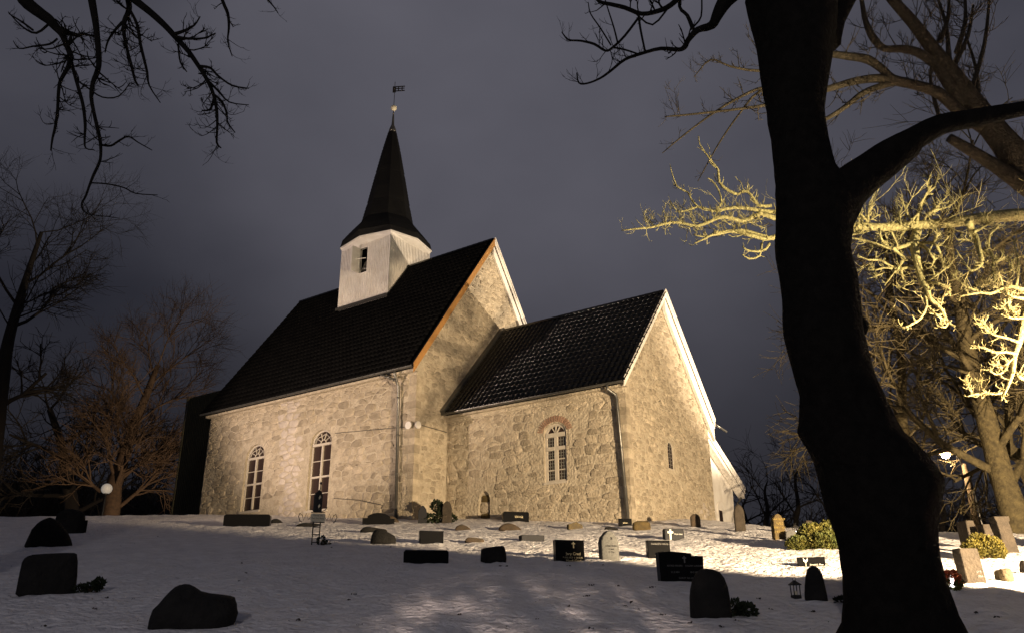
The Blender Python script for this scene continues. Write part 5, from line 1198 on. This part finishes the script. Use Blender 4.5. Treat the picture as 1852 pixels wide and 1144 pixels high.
bg_tree([(1880, 900, 18), (1850, 830, 14), (1822, 800, 9), (1830, 700, 7), (1850, 600, 5)], 27, 'leafless tree with a crooked branch at the right edge behind the leaning trunk', TB, X['bark'], X['bark'], 9, 2.8, 4, .85, .15, (5, 6), .009, 9, .30)
bg_tree([(1650, 960, 13), (1640, 850, 11), (1632, 760, 9), (1630, 650, 7), (1612, 540, 5), (1600, 430, 3)], 30, 'bushy leafless tree mostly hidden behind the thick black trunk', TB, X['bark'], X['bark'], 12, 2.9, 4, .9, .05, (5, 7), .010, 14, .30, lr=.33)
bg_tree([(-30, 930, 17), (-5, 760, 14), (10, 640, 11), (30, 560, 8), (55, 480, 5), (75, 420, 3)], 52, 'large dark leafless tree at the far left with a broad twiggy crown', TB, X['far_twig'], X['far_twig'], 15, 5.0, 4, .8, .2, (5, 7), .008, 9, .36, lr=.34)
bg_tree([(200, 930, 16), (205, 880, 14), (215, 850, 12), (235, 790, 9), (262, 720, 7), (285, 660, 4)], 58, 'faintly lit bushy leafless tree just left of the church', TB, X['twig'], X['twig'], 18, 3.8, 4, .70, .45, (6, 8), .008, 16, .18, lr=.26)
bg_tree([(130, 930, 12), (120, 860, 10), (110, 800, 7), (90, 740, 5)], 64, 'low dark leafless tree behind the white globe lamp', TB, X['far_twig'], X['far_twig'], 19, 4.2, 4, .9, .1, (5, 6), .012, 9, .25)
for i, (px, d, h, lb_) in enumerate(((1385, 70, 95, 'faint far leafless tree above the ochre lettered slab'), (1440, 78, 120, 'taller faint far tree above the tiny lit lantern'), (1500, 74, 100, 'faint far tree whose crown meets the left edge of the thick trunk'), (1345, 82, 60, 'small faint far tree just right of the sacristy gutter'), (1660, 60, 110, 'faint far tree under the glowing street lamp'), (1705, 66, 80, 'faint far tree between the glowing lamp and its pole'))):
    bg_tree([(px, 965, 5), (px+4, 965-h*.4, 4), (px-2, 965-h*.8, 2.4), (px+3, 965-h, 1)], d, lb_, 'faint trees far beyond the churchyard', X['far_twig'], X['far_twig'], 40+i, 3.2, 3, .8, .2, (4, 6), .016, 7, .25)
# far wood that reads as one dark mass, on a dark rise
def wood_top(l): return lerp(17, 26, sst(-20, -75, l)) if l < 10 else lerp(11, 17, sst(10, 60, l))
def far_wood():
    rg = random.Random(8); b = MB()
    for i in range(3400):
        l = rg.uniform(-95, 105); d = rg.uniform(92, 128); p = CAM+FH*d+RH*l; z0 = CAM.z-2
        h = wood_top(l)*rg.uniform(.5, 1.0); q = Vector((p.x, p.y, z0)); pts = [q]; n = 4; lean = Vector((rg.gauss(0, .5), rg.gauss(0, .5), 0))
        for k in range(n): q = q+lean+Vector((rg.gauss(0,.5), rg.gauss(0,.5), h/n)); pts.append(q)
        b.tube(pts, [.13, .10, .08, .05, .02], 3, caps=False)
        for k in range(12):
            j = rg.randint(1, 3); s = pts[j].lerp(pts[j+1], rg.random()); e = s+Vector((rg.gauss(0,1.7), rg.gauss(0,1.7), rg.uniform(.4, 3.0))); b.tube([s, (s+e)/2+Vector((0,0,.2)), e], [.06, .045, .02], 3, caps=False)
    tag(b.build('far_wood', X['far_twig'], None, fix=False), 'distant leafless wood closing off the churchyard', None, None, 'stuff')
    b = MB(); N = 90
    for k in range(N+1):
        l = lerp(-170, 180, k/N)
        for d, f in ((122, -.6), (136, .55), (150, .86), (175, .92), (240, .7)):
            p = CAM+FH*d+RH*l; b.v.append(Vector((p.x, p.y, CAM.z+wood_top(l)*f*(1+.10*noise.noise(Vector((l*.05, d*.03, 0)))) )))
    for k in range(N):
        for j in range(4): b.f.append((k*5+j, k*5+j+1, (k+1)*5+j+1, (k+1)*5+j))
    tag(b.build('wooded_hill', X['hill'], None, True), kind='structure')
far_wood()

# ------------------------------------------------------------------ lamps
def street_lamp():
    d = 29.; P = at(1771, 970, d); P.z = G(P.x, P.y); top = at(1743, 838, d)
    t = empty('street_lamp', P, 'wooden lamp post with a glowing lamp on its arm near the leaning lit tree', 'street lamp')
    b = MB(); b.tube([P+Vector((0,0,-.4)), P.lerp(top, .5), top], [.11, .10, .085], 10); b.build('pole', X['wood_pole'], t, True)
    b = MB(); b.tube([P+CR*.25+Vector((0,0,-.3)), top+CR*.12-Vector((0,0,.25))], .03, 6); b.build('cable_pipe', X['zinc'], t, True)
    h = at(1709, 816, d-.2); b = MB(); b.tube([top-Vector((0,0,.15)), top.lerp(h, .5)+Vector((0,0,.30)), h+Vector((0,0,.18))], .03, 6); b.build('arm', X['iron'], t, True)
    b = MB(); b.lathe([(.05, .20), (.10, .16), (.19, .05), (.20, .03)], h, 12); hd = b.build('lamp_head', X['iron'], t, True)
    b = MB(); b.lathe([(.21, .028), (.23, -.02), (.19, -.08), (.13, -.10)], h, 14); b.build('halo_ring', X['lamp_halo'], hd, True)  # glowing ring added as the lamp's warm halo
    b = MB(); b.lathe([(.12, -.105), (.14, -.14), (.11, -.20), (.04, -.23)], h, 12); b.build('bulb', X['lamp'], hd, True)
    l = bpy.data.lights.new('street_lamp_light', 'POINT'); l.energy = 420; l.color = (1, .72, .42); l.shadow_soft_size = .15; o = bpy.data.objects.new('street_lamp_light', l); col.objects.link(o); o.location = h-Vector((0,0,.30))
street_lamp()
def globe_lamp():
    d = 44.; c = at(193, 883, d); P = Vector((c.x, c.y, G(c.x, c.y))); k = mpp(c)
    t = empty('globe_lamp', P, 'round white globe lamp on a short dark post left of the church', 'street lamp')
    b = MB(); b.tube([P+Vector((0,0,-.3)), Vector((c.x, c.y, c.z-9*k))], .045, 8); b.build('post', X['iron'], t, True)
    R0 = 9.5*k; b = MB(); b.lathe([(R0*math.cos(a), R0*math.sin(a)) for a in [math.pi*(-.5+i/12) for i in range(1, 12)]], c, 18); b.build('globe', X['globe'], t, True)
    b = MB(); b.lathe([(R0*.45, -R0*1.12), (R0*.5, -R0*.9), (R0*.4, -R0*.8)], c, 10); b.build('collar', X['iron'], t)
globe_lamp()
